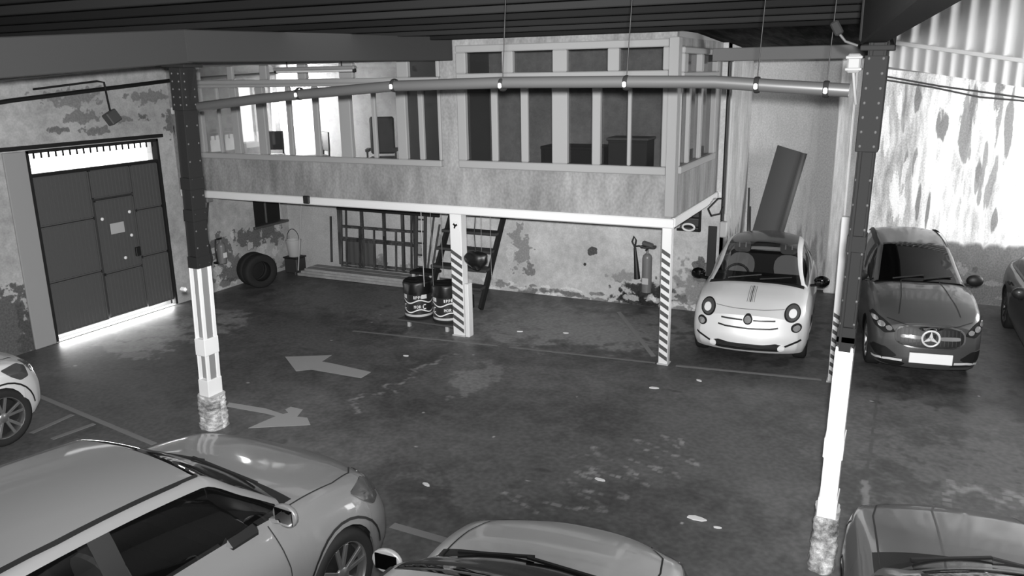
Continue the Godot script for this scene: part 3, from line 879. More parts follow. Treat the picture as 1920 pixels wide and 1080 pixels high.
# ---------------------------------------------------------------- things on and along the walls
func wall_things():
	var o: Node3D
	tag(put("cable_duct", tb(PackedVector3Array([Vector3(-11.84, 3.58, -6.4), Vector3(-11.84, 3.74, -7.8), Vector3(-11.84, 3.985, -10.8), Vector3(-11.84, 4.08, -13.4)]), .034, 10), M.black), "thick dark cable duct running along the left wall above the gate", "duct")
	tag(put("conduit", tb(PackedVector3Array([Vector3(-11.85, 3.99, -7.2), Vector3(-11.85, 4.07, -8.2), Vector3(-11.85, 4.28, -10.8), Vector3(-11.85, 4.33, -13.0)]), .022, 8), M.light), "thin pale conduit high on the left wall above the dark duct", "conduit")
	o = thing("wall_lamp", "small tilted grey box lamp on a bent tube above the gate", "lamp", Vector3(-11.72, 3.42, -9.35))
	put("stem", tb(PackedVector3Array([Vector3(-.10, .47, 1.2), Vector3(-.08, .57, .12), Vector3(-.05, .55, .02), Vector3(-.05, .30, 0), Vector3(-.02, .08, 0)]), .016, 8), M.steel, o)
	put("head", bx(Vector3(0, 0, 0), Vector3(.16, .2, .2), .015, Basis(Vector3.RIGHT, .45) * Basis(Vector3.BACK, .25)), M.steel2, o)
	o = thing("junction_box", "small white junction box on the left wall close to the dark column", "box", Vector3(-11.84, 3.46, -10.75))
	put("body", bx(Vector3.ZERO, Vector3(.1, .14, .12), .02), M.white, o)
	put("cable", tb(PackedVector3Array([Vector3(0, -.07, 0), Vector3(-.02, -.3, .05), Vector3(-.02, -.6, .02)]), .012, 6), M.steel, o)
	tag(put("reflector", bx(Vector3(-7.31, 1.69, -6.46), Vector3(.10, .05, .05), .02), M.white), "small white knob fixed to the left side of the left column", "reflector")
	tag(put("junction_box", bx(Vector3(-11.84, 1.86, -11.3), Vector3(.08, .22, .16), .015), M.grey), "grey junction box under the left end of the office", "box")
	tag(put("cable", tb(PackedVector3Array([Vector3(-11.86, 1.76, -11.3), Vector3(-11.86, 1.2, -11.15), Vector3(-11.84, .7, -11.22), Vector3(-11.84, .25, -11.1), Vector3(-11.84, .02, -11.12)]), .02, 8), M.dark), "dark cable hanging down the peeling wall behind the left column", "cable")
	# fire extinguisher with its label on the peeling wall
	o = thing("fire_extinguisher", "small grey fire extinguisher with a white label on the peeling left wall", "extinguisher", Vector3(-11.76, .55, -11.4))
	bottle(o, .085, .42)
	put("label", bx(Vector3(.083, .17, .0), Vector3(.012, .10, .09), .003), M.white, o)
	put("hose", tb(PackedVector3Array([Vector3(0, .48, .02), Vector3(.02, .50, .14), Vector3(.02, .3, .17), Vector3(.0, .05, .13)]), .014, 8), M.black, o)
	put("bracket", bx(Vector3(-.08, .02, 0), Vector3(.14, .04, .2), .005), M.black, o)
	o = thing("fire_extinguisher", "tall grey fire extinguisher with a black horn on the back wall", "extinguisher", Vector3(-3.93, .28, -13.36))
	bottle(o, .085, .70)
	put("label", bx(Vector3(-.005, .22, .082), Vector3(.11, .11, .012), .003), M.light, o)
	put("bracket", bx(Vector3(0, .80, -.05), Vector3(.26, .05, .12), .01), M.dark, o)
	put("valve", bx(Vector3(.01, .86, .02), Vector3(.20, .08, .07), .02, Basis(Vector3.BACK, -.25)), M.steel2, o)
	put("hose", tb(PackedVector3Array([Vector3(-.02, .80, .03), Vector3(-.14, .83, .06), Vector3(-.21, .82, .08), Vector3(-.25, .90, .08), Vector3(-.22, .99, .08), Vector3(-.18, .93, .08), Vector3(-.20, .80, .08)]), .017, 8), M.black, o)
	var hn := MB.new()
	hn.tube(PackedVector3Array([Vector3(-.20, .80, .08), Vector3(-.17, .55, .09), Vector3(-.14, .26, .10)]), .022, 12, true, .055)
	put("horn", hn, M.black, o)
	# tyres against the left wall
	tyre("worn car tyre standing upright in front of a second one by the left wall", Vector3(-11.32, .335, -11.90), -.35)
	tyre("worn car tyre standing behind the other one, touching the left wall", Vector3(-11.545, .335, -11.985), -.35)
	# corner: bin, bucket and broom stick
	o = thing("bin", "low dark square bin in the corner by the back wall", "bin", Vector3(-11.55, 0, -13.2))
	put("body", bx(Vector3(0, .16, 0), Vector3(.34, .32, .3), .02), M.dark, o)
	put("rim", bx(Vector3(0, .33, 0), Vector3(.37, .03, .33), .01), M.black, o)
	o = thing("bucket", "white bucket standing on the low dark bin in the corner", "bucket", Vector3(-11.55, .345, -13.2))
	var b := MB.new()
	b.lathe([[.0005, 0], [.12, 0], [.155, .32], [.165, .32], [.165, .35], [.145, .35], [.115, .02], [.0005, .02]], 20)
	put("body", b, M.light, o)
	put("handle", tb(arc(Vector3(0, .33, 0), .165, .25, 0), .006, 6), M.steel, o)
	o = thing("broom", "thin broom leaning in the corner beside the bucket", "broom", Vector3(-11.33, 0, -13.02))
	put("stick", tb(PackedVector3Array([Vector3(0, .06, 0), Vector3(.05, 1.85, -.28)]), .012, 6), M.light, o)
	put("brush", bx(Vector3(0, .045, 0), Vector3(.05, .09, .22), .01), M.dark, o)
	# small shuttered window under the office
	o = thing("window_9", "small dark shuttered window low in the left wall under the office", "window")
	o.set_meta("kind", "structure")
	put("shutter", bx2(Vector3(-12.06, 1.06, -12.95), Vector3(-12.03, 1.86, -12.51), .006), M.steel, o)
	put("shutter", bx2(Vector3(-12.06, 1.06, -13.41), Vector3(-12.03, 1.86, -12.98), .006), M.steel, o)
	put("post", bx2(Vector3(-12.06, 1.06, -12.985), Vector3(-12.0, 1.86, -12.945), .006), M.steel2, o)
	put("sill", bx2(Vector3(-12.1, 1.02, -13.46), Vector3(-11.84, 1.07, -12.44), .01), M.steel2, o)
	# timber frames, poles and planks stored along the back wall
	o = thing("timber_frame", "tall grey timber frame with a closed lower panel leaning on the back wall", "frame", Vector3(-9.55, .225, -13.37))
	o.rotation.x = -.04
	for x in [-.93, -.36, .18, .62, .9]: put("stile", bx2(Vector3(x - .035, 0, -.02), Vector3(x + .035, 1.24, .02), .005), M.wood, o)
	for y in [.03, .52, .8, 1.2]: put("rail", bx2(Vector3(-.95, y - .025, -.03), Vector3(.93, y + .025, .01), .005), M.wood, o)
	put("panel", bx2(Vector3(-.75, .05, -.015), Vector3(-.05, .50, .005)), M.steel2, o)
	o = thing("timber_frame", "lower timber frame with thin bars leaning in front of the panelled one", "frame", Vector3(-9.42, .225, -13.2))
	o.rotation.x = -.08
	for x in [-.9, -.78, -.45, -.1, .42, .78]: put("stile", bx2(Vector3(x - .02, 0, -.015), Vector3(x + .02, 1.22 if absf(x) > .5 else .8, .015), .004), M.wood, o)
	for y in [.02, .6, .82]: put("rail", bx2(Vector3(-.92, y - .018, -.02), Vector3(.80, y + .018, .01), .004), M.wood, o)
	o = thing("ladder", "dark narrow ladder standing at the right end of the timber frames", "ladder", Vector3(-8.42, .225, -13.17))
	o.rotation.x = -.1
	for x in [-.1, .1]: put("rail", bx2(Vector3(x - .025, 0, -.03), Vector3(x + .025, 1.2, .03), .006), M.dark, o)
	for k in 5: put("rung", bx2(Vector3(-.09, .15 + k * .23, -.015), Vector3(.09, .18 + k * .23, .015), .004), M.dark, o)
	for k in 2: tag(put("pole", tb(PackedVector3Array([Vector3(-8.2 + k * .09, .23, -13.05), Vector3(-8.22 + k * .12, [1.35, 1.2][k], -13.44)]), .02, 8), M.dark), ["dark pole leaning beside the ladder, the taller of two", "dark pole leaning beside the ladder, the shorter of two"][k], "pole", "poles by the ladder")
	tag(put("pole", tb(PackedVector3Array([Vector3(-10.58, .3, -13.2), Vector3(-10.72, 1.2, -13.45)]), .022, 8), M.black), "short dark pole leaning left of the timber frames", "pole")
	o = thing("timber_beam", "long dark timber lying across the top of the leaning frames", "beam")
	put("beam", bar(Vector3(-10.75, 1.50, -13.36), Vector3(-8.1, 1.50, -13.36), .09, .09, Vector3.ZERO, .01), M.dark, o)
	put("beam", bar(Vector3(-10.4, 1.42, -13.26), Vector3(-8.0, 1.40, -13.28), .05, .06, Vector3.ZERO, .01), M.steel, o)
	for k in 6:
		var row := k / 2
		var zz := -13.02 if k % 2 == 0 else -13.24
		tag(put("plank", bx(Vector3(-9.5 + row * .06, .035 + row * .062, zz + row * .02), Vector3(3.55 - row * .1, .055, .2), .006, Basis(Vector3.UP, -.004 * row)), M.plank), ["front plank at the bottom of the long pile along the back wall", "rear plank at the bottom of the long pile along the back wall", "front plank in the middle of the long pile along the back wall", "rear plank in the middle of the long pile along the back wall", "front plank on top of the long pile along the back wall", "rear plank on top of the long pile along the back wall"][k], "plank", "planks piled along the back wall")
	# open stair up to the office
	o = thing("stair", "steep open stair with dark treads behind the wide striped post", "stair")
	for x in [-7.62, -6.54]: put("stringer", bar(Vector3(x, .02, -12.12), Vector3(x, 1.90, -13.36), .05, .14, Vector3.RIGHT, .006), M.steel, o)
	for k in 6: put("tread", bx(Vector3(-7.08, .38 + k * .285, -12.22 - k * .215), Vector3(1.12, .05, .27), .008), M.dark, o)
	o = thing("stool", "low dark stool with pale legs beside the foot of the stair", "stool", Vector3(-7.95, 0, -12.62))
	put("seat", bx(Vector3(0, .46, 0), Vector3(.5, .05, .34), .01), M.steel, o)
	for x in [-1, 1]:
		for z in [-1, 1]: put("leg", bx(Vector3(x * .19, .22, z * .12), Vector3(.05, .44, .05), .005), M.light, o)
	tag(put("crate", bx(Vector3(-7.15, .12, -12.0), Vector3(.85, .24, .5), .012), M.steel), "low flat grey crate before the stair behind the drums", "crate")
	# cords from the office floor
	var cl := ["longest pale cord hanging under the office left of the wide post", "second cord from the left hanging under the office", "third cord from the left hanging under the office, nearest the post", "cord hanging beside the right face of the wide post", "rightmost of the cords hanging under the office"]
	var cs := [[-6.84, .72], [-6.67, .75], [-6.48, .95], [-5.78, 1.46], [-5.62, .9]]
	for k in 5: tag(put("cord", tb(PackedVector3Array([Vector3(cs[k][0], 1.95, -10.8), Vector3(cs[k][0] - .01, 1.3, -10.81), Vector3(cs[k][0], cs[k][1], -10.8)]), .006 if k == 0 else .004, 6), M.light if k == 0 else M.grey), cl[k], "cord", "cords hanging under the office")
	# black bag on the post
	o = thing("bag", "black plastic bag hung on the right of the wide striped post", "bag", Vector3(-5.83, 1.27, -10.70))
	b = MB.new()
	var f := FastNoiseLite.new()
	f.seed = 4
	f.frequency = 2.2
	var rows := []
	for k in 15:
		var row := PackedVector3Array()
		var ph := PI * k / 14.0
		for s in 25:
			var a := TAU * (s % 24) / 24
			var p := Vector3(sin(ph) * cos(a) * .19, -cos(ph) * .155, sin(ph) * sin(a) * .1)
			p *= 1 + .22 * f.get_noise_3dv(p * 3) + .05 * sin(a * 5 + p.y * 8)
			p.x *= 1.0 + 1.4 * p.y
			if p.y > .1: p.y = .1 + (p.y - .1) * .4
			row.append(p)
		rows.append(row)
	b.grid(rows, Vector3.ZERO, true)
	put("sack", b, M.bag, o)
	put("string", tb(PackedVector3Array([Vector3(0, .1, 0), Vector3(-.03, .4, -.02), Vector3(-.02, .68, -.06)]), .006, 6), M.black, o)
	# corner of the office and the recess
	var cc := Vector3(-2.69, 0, -13.47)
	o = thing("riser", "dark vertical pipes running down the wall corner right of the office", "pipe")
	put("pipe", tb(PackedVector3Array([Vector3(-2.70, 4.28, -13.42), Vector3(-2.70, 1.9, -13.42), Vector3(-2.70, 1.62, -13.4)]), .03, 10), M.black, o)
	put("pipe", tb(PackedVector3Array([Vector3(-2.69, 4.28, -13.6), Vector3(-2.69, 1.7, -13.6)]), .02, 8), M.light, o)
	put("loop", tb(PackedVector3Array([Vector3(-2.70, 1.98, -13.4), Vector3(-2.72, 2.02, -13.1), Vector3(-2.76, 1.93, -12.6), Vector3(-2.74, 1.80, -12.75), Vector3(-2.70, 1.76, -13.2), Vector3(-2.70, 1.84, -13.4)]), .014, 8), M.black, o)
	tag(put("junction_box", bx(Vector3(-2.68, 1.46, -13.47), Vector3(.12, .26, .12), .015), M.light), "pale junction box at the foot of the dark riser pipes", "box")
	tag(put("board", bar(Vector3(-2.86, .0, -13.44), Vector3(-2.86, 1.5, -13.47), .14, .04, Vector3(1, 0, 0), .005), M.black), "dark narrow board standing against the wall corner beside the white car", "board")
	o = thing("alcove_shelf", "small dark wall niche with shelves right of the slim striped post", "niche")
	put("back", bx2(Vector3(-3.42, 1.42, -13.66), Vector3(-3.1, 1.94, -13.63)), M.dark, o)
	for y in [1.44, 1.6, 1.76]: put("shelf", bx2(Vector3(-3.42, y - .01, -13.64), Vector3(-3.1, y + .01, -13.46), .003), M.steel2, o)
	put("rim", bx2(Vector3(-3.46, 1.39, -13.5), Vector3(-3.06, 1.43, -13.44), .006), M.steel, o)
	put("rim", bx2(Vector3(-3.1, 1.4, -13.5), Vector3(-3.06, 1.95, -13.46), .006), M.steel, o)
	b = MB.new()
	b.tube(arc(Vector3(-3.25, 1.47, -13.40), .10, .05, 1), .018, 8, false)
	tag(put("hose_coil", b, M.white), "white coil of hose hanging below the small niche", "hose")
	# rolled dark panel leaning in the recess
	o = thing("bent_panel", "tall dark bent sheet panel leaning in the recess behind the white car", "panel")
	b = MB.new()
	rows = []
	var lip := []
	for k in 9:
		var q := k / 8.0
		var low := Vector3(-2.52, .0, -14.95)
		var high := Vector3(-2.02, 2.66, -15.68)
		var c := low.lerp(high, q)
		var row := PackedVector3Array()
		var row2 := PackedVector3Array()
		for s in 11:
			var u := s / 10.0
			var a := lerpf(-.9, .9, u)
			row.append(c + Vector3((u - .5) * .42, -.12 * u - .0, .07 * cos(a) - .06 + (.02 if s == 10 else 0.0)))
		rows.append(row)
		for s in 5:
			var u := s / 4.0
			row2.append(row[10] + Vector3(.10 * u, -.03 * u, -.02 * u - .05 * u * u))
		lip.append(row2)
	b.grid(rows, Vector3(-2.2, 1.3, -17))
	rows.reverse()
	var rb := []
	for r0 in rows:
		var r1 := PackedVector3Array()
		for p in r0: r1.append(p - Vector3(0, 0, .018))
		rb.append(r1)
	b.grid(rb, Vector3(-2.2, 1.3, -11))
	put("face", b, M.panel, o)
	b = MB.new()
	b.grid(lip, Vector3(-2.6, 1.3, -15.3))
	put("folded_edge", b, M.black, o)
	for k in 2: tag(put("pole", tb(PackedVector3Array([Vector3(-2.56 + k * .06, 0, -15.2), Vector3(-2.70 + k * .04, [1.85, 1.5][k], -15.74)]), .018, 8), M.dark), ["dark pole leaning left of the bent panel, the longer one", "dark pole leaning left of the bent panel, the shorter one"][k], "pole", "poles beside the bent panel")
	# boxes on the right column, cables on the bright wall
	o = thing("junction_box", "pale electrical box with clamps on the left side of the right column", "box", Vector3(-.43, 4.03, -6.42))
	put("body", bx(Vector3.ZERO, Vector3(.09, .13, .08), .012), M.grey, o)
	for y in [-.04, .04]: put("clamp", bx(Vector3(0, y, .0), Vector3(.11, .02, .095), .004), M.grey, o)
	put("conduit", tb(PackedVector3Array([Vector3(0, -.06, 0), Vector3(.02, -.2, 0), Vector3(.03, -.28, -.05)]), .012, 8), M.grey, o)
	o = thing("spot_lamp", "small tilted lamp on a bracket high on the right column", "lamp", Vector3(-.56, 4.27, -6.4))
	put("head", bx(Vector3.ZERO, Vector3(.06, .1, .06), .01, Basis(Vector3.BACK, .5)), M.steel, o)
	put("bracket", tb(PackedVector3Array([Vector3(.02, -.04, 0), Vector3(.06, -.09, -.02), Vector3(.14, -.12, -.05)]), .01, 6), M.steel2, o)
	var wc := ["upper cable running along the top of the bright right wall", "lower cable running along the bright right wall", "thin ledge cable under the corrugated eaves on the right wall"]
	var ws := [[[-.74, 3.86], [-.5, 3.84], [.3, 3.68], [1.7, 3.46]], [[-.6, 3.80], [.2, 3.66], [.9, 3.50], [1.8, 3.41]], [[-.62, 4.0], [.2, 3.9], [1.7, 3.68]]]
	for k in 3:
		var path := PackedVector3Array()
		for p in ws[k]: path.append(Vector3(p[0], p[1], -15.77))
		tag(put("wall_cable", tb(path, .014 if k < 2 else .02, 8), M.dark if k < 2 else M.grey), wc[k], "cable", "cables on the bright wall")

	tag(put("clamp", bx2(Vector3(-9.02, 1.97, -10.67), Vector3(-8.9, 2.10, -10.62), .01), M.black), "small black clamp on the white edge beam above the corner window", "clamp")

func arc(c: Vector3, r: float, ry: float, kind: int) -> PackedVector3Array:
	var p := PackedVector3Array()
	for k in 17:
		var a := PI * k / 16.0 if kind == 0 else TAU * k / 16.0
		p.append(c + (Vector3(cos(a) * r, sin(a) * ry, 0) if kind == 0 else Vector3(cos(a) * r, sin(a) * r * .6, sin(a) * .02)))
	return p

func bottle(o: Node3D, r: float, h: float):
	var b := MB.new()
	b.lathe([[.0005, 0], [r * .9, 0], [r, .02], [r, h - r], [r * .85, h - r * .45], [r * .5, h - r * .1], [r * .25, h], [r * .25, h + .05], [.0005, h + .05]], 20)
	put("cylinder", b, M.bottle, o)
	put("handle", bx(Vector3(.0, h + .07, .03), Vector3(.03, .03, .13), .008), M.black, o)

func tyre(label: String, at: Vector3, turn: float):
	var o := thing("car_tyre", label, "tyre", at, turn, "loose tyres by the left wall")
	put("carcass", tyre_mesh(.335, .19, .22), M.rubber, o)
	var b := MB.new()
	for k in 3: b.lathe([[.3355, -.006], [.333, .0], [.3355, .006]], 40, Transform3D(Basis(Vector3.UP, Vector3.RIGHT, Vector3.FORWARD), Vector3(-.05 + k * .05, 0, 0)))
	put("tread_groove", b, M.black, o)
	if "behind" in label:
		b = MB.new()
		b.lathe([[.0005, .05], [.10, .05], [.18, .02], [.20, .03]], 28, Transform3D(Basis(Vector3.UP, Vector3.RIGHT, Vector3.FORWARD), Vector3.ZERO))
		put("rim_disc", b, M.steel, o)

func tyre_mesh(R: float, r: float, w: float) -> MB:
	# axis along x
	var h := w / 2
	var b := MB.new()
	b.lathe([[r, -h * .75], [r + .01, -h * .9], [lerpf(r, R, .5), -h], [R - .03, -h * .93], [R - .008, -h * .78], [R, -h * .5], [R, h * .5], [R - .008, h * .78], [R - .03, h * .93], [lerpf(r, R, .5), h], [r + .01, h * .9], [r, h * .75], [r + .012, h * .3], [r + .012, -h * .3], [r, -h * .75]], 48, Transform3D(Basis(Vector3.UP, Vector3.RIGHT, Vector3.FORWARD), Vector3.ZERO))
	return b

# ---------------------------------------------------------------- things on the floor
func floor_things():
	var P := func(called, pts, m, label, cat, group = ""):
		var poly := PackedVector2Array()
		for p in pts: poly.append(Vector2(p[0], -p[1]))
		var b := MB.new()
		b.prism(poly, -.002, .003, Transform3D(Basis(Vector3.RIGHT, Vector3.FORWARD, Vector3.UP), Vector3.ZERO))
		var k := 0
		tag(put(called, b, m), label, cat, group)
	P.call("floor_arrow", [[-8.07, -8.83], [-7.47, -9.16], [-7.43, -8.88], [-7.2, -8.87], [-6.51, -8.80], [-6.50, -8.55], [-7.36, -8.55], [-7.51, -8.41]], M.mark, "pale painted floor arrow pointing towards the gate", "arrow")
	P.call("floor_arrow", [[-7.48, -7.05], [-7.54, -7.16], [-6.97, -7.20], [-6.65, -7.15], [-6.62, -7.21], [-6.72, -7.27], [-6.72, -7.37], [-6.52, -7.36], [-6.44, -7.16], [-6.30, -7.18], [-6.13, -7.03], [-6.75, -6.66], [-6.69, -7.07], [-6.87, -7.08]], M.mark, "worn painted floor arrow behind the silver car, beside the left column", "arrow")
	var L := func(a, b, w, m, label):
		var d: Vector2 = (Vector2(b[0], b[1]) - Vector2(a[0], a[1])).normalized().orthogonal() * w * .5
		P.call("parking_line", [[a[0] + d.x, a[1] + d.y], [b[0] + d.x, b[1] + d.y], [b[0] - d.x, b[1] - d.y], [a[0] - d.x, a[1] - d.y]], m, label, "line", "worn bay lines")
	L.call([-4.29, -12.95], [-3.1, -10.98], .07, M.line, "worn bay line slanting from the back wall to the slim striped post")
	L.call([-7.9, -10.27], [-5.4, -10.52], .05, M.line2, "faint bay line running left from the wide striped post")
	L.call([-5.2, -10.54], [-3.0, -10.72], .05, M.line2, "faint bay line between the two striped posts under the office")
	L.call([-2.7, -10.72], [-.8, -10.95], .06, M.line2, "faint bay line along the front of the white car")
	L.call([-10.05, -6.32], [-7.43, -5.89], .07, M.line2, "worn bay line beyond the silver car roof, towards the left column foot")
	L.call([-9.02, -5.51], [-9.06, -6.08], .07, M.line2, "short worn bay line nearest the white car in the left bay")
	L.call([-8.64, -5.5], [-8.56, -6.0], .07, M.line2, "short worn bay line between the left white car and the silver car")
	L.call([-3.98, -5.55], [-3.1, -5.52], .09, M.line2, "worn bay line between the silver car and the middle car")
	# drums on a low stand
	var o := thing("drum_stand", "low wooden stand with pale feet under the two drums", "stand", Vector3(-6.82, 0, -11.0))
	put("top", bx(Vector3(0, .125, 0), Vector3(1.06, .03, .54), .005), M.steel2, o)
	for x in [-.36, .36]:
		for z in [-.17, .17]: put("foot", bx(Vector3(x, .055, z), Vector3(.05, .11, .05), .006), M.light, o)
	drum("left drum with white lettering and a black lid on the low stand", Vector3(-7.09, .155, -11.0), .0)
	drum("right drum with white lettering and a black lid, half behind the wide post", Vector3(-6.55, .155, -11.0), .1)
	# scraps of paper and leaves
	var sc := [[-1.47, -6.8, .09, "pale scrap lying on the open floor beyond the middle car"], [-2.75, -9.77, .07, "pale scrap on the floor in front of the slim striped post"], [-2.27, -10.27, .06, "pale scrap on the floor just ahead of the white car bumper"], [-1.26, -6.72, .04, "tiny scrap beside the larger one beyond the middle car"], [-4.68, -11.49, .05, "small scrap on the floor below the wall, right of centre under the office"], [-5.38, -11.28, .05, "small scrap on the floor nearest the wide striped post"], [-6.43, -9.56, .05, "round pale scrap on the floor in front of the drums"], [-2.53, -7.14, .06, "pale scrap on the crossing of the floor cracks"], [-4.09, -6.33, .06, "pale scrap near the nose of the silver car"]]
	for k in sc.size():
		var s: Array = sc[k]
		var poly := PackedVector2Array()
		for q in 7: poly.append(Vector2(cos(TAU * q / 7) * s[2], sin(TAU * q / 7) * s[2] * .4) * rng.randf_range(.7, 1.1))
		var b := MB.new()
		b.prism(poly, .0, .012, Transform3D(Basis(Vector3.UP, rng.randf() * 1.2 - .6) * Basis(Vector3.RIGHT, Vector3.FORWARD, Vector3.UP), Vector3(s[0], .002, s[1])))
		tag(put("paper_scrap", b, M.white), s[3], "scrap", "scraps on the floor")

const GLYPH := {"P": ["1110", "1001", "1110", "1000", "1000"], "N": ["1001", "1101", "1011", "1001", "1001"], "O": ["0110", "1001", "1001", "1001", "0110"], "R": ["1110", "1001", "1110", "1010", "1001"], "C": ["0111", "1000", "1000", "1000", "0111"], "F": ["1111", "1000", "1110", "1000", "1000"], "I": ["0110", "0110", "0110", "0110", "0110"]}
func write(im: Image, s: String, x: int, y: int, k: int):
	for ch in s:
		if GLYPH.has(ch):
			for r in 5:
				for c in 4:
					if GLYPH[ch][r][c] == "1": im.fill_rect(Rect2i(x + c * k, y + r * k, k, k), Color(.92, .92, .92))
		x += k * 5

func drum(label: String, at: Vector3, turn: float):
	if not M.has("drum"):
		# printed sheet of the drum: dark ground, slanting white bands and white lettering
		var im := Image.create(512, 256, false, Image.FORMAT_L8)
		im.fill(Color(.16, .16, .16))
		for x in 512:
			var y := 92 + int(16 * cos(TAU * (x + 40) / 256.0))
			im.fill_rect(Rect2i(x, y, 1, 12), Color(.9, .9, .9))
			im.fill_rect(Rect2i(x, y + 92, 1, 12), Color(.9, .9, .9))
		im.fill_rect(Rect2i(0, 224, 512, 22), Color(.75, .75, .75))
		for x0 in [0, 256]:
			write(im, "IPPF", x0 + 10, 40, 6)
			write(im, "NOR", x0 + 16, 132, 6)
			write(im, "C", x0 + 120, 124, 10)
			im.fill_rect(Rect2i(x0 + 108, 20, 66, 50), Color(.82, .82, .82))
		M.drum = textured(ImageTexture.create_from_image(im), .4, .5)
	var o := thing("drum", label, "drum", at, turn, "drums on the low stand")
	o.scale = Vector3(1.18, 1.14, 1.18)
	var b := MB.new()
	var rows := []
	for k in 2:
		var row := PackedVector3Array()
		for s in 41:
			var a := TAU * s / 40 + .35
			row.append(Vector3(cos(a) * .195, .40 - k * .38, sin(a) * .195))
		rows.append(row)
	b.grid(rows, Vector3(0, .2, 0), true, Vector2(1.35, 0), Vector2(-.65, 1))
	put("body", b, M.drum, o)
	b = MB.new()
	for y in [.01, .405]:
		b = MB.new()
		b.lathe([[.195, -.012], [.202, -.008], [.202, .008], [.195, .012]], 32, Transform3D(Basis(), Vector3(0, y, 0)))
		put("hoop", b, M.steel, o)
	b = MB.new()
	var f := FastNoiseLite.new()
	f.seed = 9
	f.frequency = 5
	rows = []
	for k in 8:
		var row := PackedVector3Array()
		var pr: Array = [[.205, .36], [.207, .42], [.206, .50], [.20, .535], [.18, .545], [.12, .54], [.06, .535], [.001, .535]][k]
		for s in 33:
			var a := TAU * (s % 32) / 32
			var p := Vector3(cos(a) * pr[0], pr[1], sin(a) * pr[0])
			row.append(p + Vector3(cos(a), .6, sin(a)) * f.get_noise_3dv(p * 2) * .02)
		rows.append(row)
	b.grid(rows, Vector3(0, .2, 0), true)
	put("cover", b, M.bag, o)

# ---------------------------------------------------------------- cars
func ip(a: Array, z: float) -> float:
	if z <= a[0][0]: return a[0][1]
	var e: int = a.size() - 1
	if z >= a[e][0]: return a[e][1]
	var k := 0
	while z > a[k + 1][0]: k += 1
	var h: float = a[k + 1][0] - a[k][0]
	var d: float = (a[k + 1][1] - a[k][1]) / h
	var m0 := d
	var m1 := d
	if k > 0:
		var dp: float = (a[k][1] - a[k - 1][1]) / (a[k][0] - a[k - 1][0])
		m0 = 0.0 if dp * d <= 0 else 2 * dp * d / (dp + d)
	if k < e - 1:
		var dn: float = (a[k + 2][1] - a[k + 1][1]) / (a[k + 2][0] - a[k + 1][0])
		m1 = 0.0 if dn * d <= 0 else 2 * dn * d / (dn + d)
	var t: float = (z - a[k][0]) / h
	return a[k][1] * (1 + 2 * t) * (1 - t) * (1 - t) + h * m0 * t * (1 - t) * (1 - t) + a[k + 1][1] * t * t * (3 - 2 * t) + h * m1 * t * t * (t - 1)

func stdcar(L: float, W: float, H: float, yb: float, ho: float, ws := .75, drop := .3, G := 0.0, sh := .91) -> Dictionary:
	if G == 0.0: G = W
	var f := L / 2
	var zc := f - ho
	var zr := zc - ws
	var zt := -f + .15
	return {"L": L, "W": W, "H": H, "zc": zc, "zr": zr, "zq": -f + .75, "zt": zt, "low": .24, "bow": .26, "bw": .2, "fl": 1.0,
		"hw": [[-f, .78 * W], [-f + .25, .95 * W], [-f + .8, W], [0, W], [f - .8, W], [f - .35, .97 * W], [f - .12, .91 * W], [f, .80 * W]],
		"belt": [[-f, yb], [0, yb], [zc, yb - .01], [f - .55, yb - drop * .25], [f - .15, yb - drop * .65], [f, yb - drop]],
		"deck": [[-f, yb + .05], [zc, yb + .07], [f - .55, yb + .03 - drop * .15], [f - .2, yb - drop * .45], [f, yb - drop * .75]],
		"nose": [[.2, -.1], [.35, -.01], [.55, 0], [.75, -.05], [.95, -.16], [1.15, -.2]],
		"sec": [[0, .93], [.2, .98], [.5, 1.0], [.8, .5 + sh * .53], [1, sh]], "mx": W + .09,
		"gh": [[zt, yb + .05, .62 * G, yb + .02], [zt + .45, H - .14, .60 * G, H - .22], [zt + .95, H - .03, .66 * G, H - .1], [(zt + zr) * .5 + .3, H, .69 * G, H - .065], [zr, H - .05, .68 * G, H - .115], [lerpf(zr, zc, .5), lerpf(H - .05, yb + .08, .45), .755 * G, lerpf(H - .11, yb, .47)], [zc, yb + .085, .84 * G, yb + .015]],
		"arches": [[f - .88, .37], [-f + .75, .37]], "R": .335, "tw": .21, "pil": [.0], "spokes": 5}

class Car:
	var root: Node3D
	var S: Dictionary
	var front: TriangleMesh
	var f: float

func warp(S: Dictionary, p: Vector3) -> Vector3:
	var f: float = S.L / 2
	var s := clampf((p.z - (f - S.fl)) / S.fl, 0, 1.0)
	var q := clampf((p.z - (f - .45)) / .45, 0, 1.0)
	var d: float = -S.bow * s * s * pow(minf(absf(p.x) / S.W, 1.1), 2.4) + q * q * ip(S.nose, p.y)
	s = clampf((-p.z - (f - .6)) / .6, 0, 1)
	d += .12 * s * s * pow(minf(absf(p.x) / S.W, 1.1), 2.4)
	return Vector3(p.x, p.y, p.z + d)

func cells(rows: Array, code: Callable, ref: Vector3) -> Dictionary:
	# one smooth grid, handed out cell by cell to the parts that share it
	var all := MB.new()
	all.grid(rows, ref)
	var nc: int = rows[0].size()
	var out := {}
	for r in rows.size() - 1:
		for c in nc - 1:
			var k: String = code.call(r, c)
			if k == "": continue
			if not out.has(k): out[k] = [MB.new(), {}]
			var b: MB = out[k][0]
			var m: Dictionary = out[k][1]
			var base := (r * (nc - 1) + c) * 6
			for q in 6:
				var at := all.i[base + q]
				if not m.has(at):
					m[at] = b.v.size()
					b.v.append(all.v[at]); b.n.append(all.n[at]); b.t.append(all.t[at])
				b.i.append(m[at])
	return out

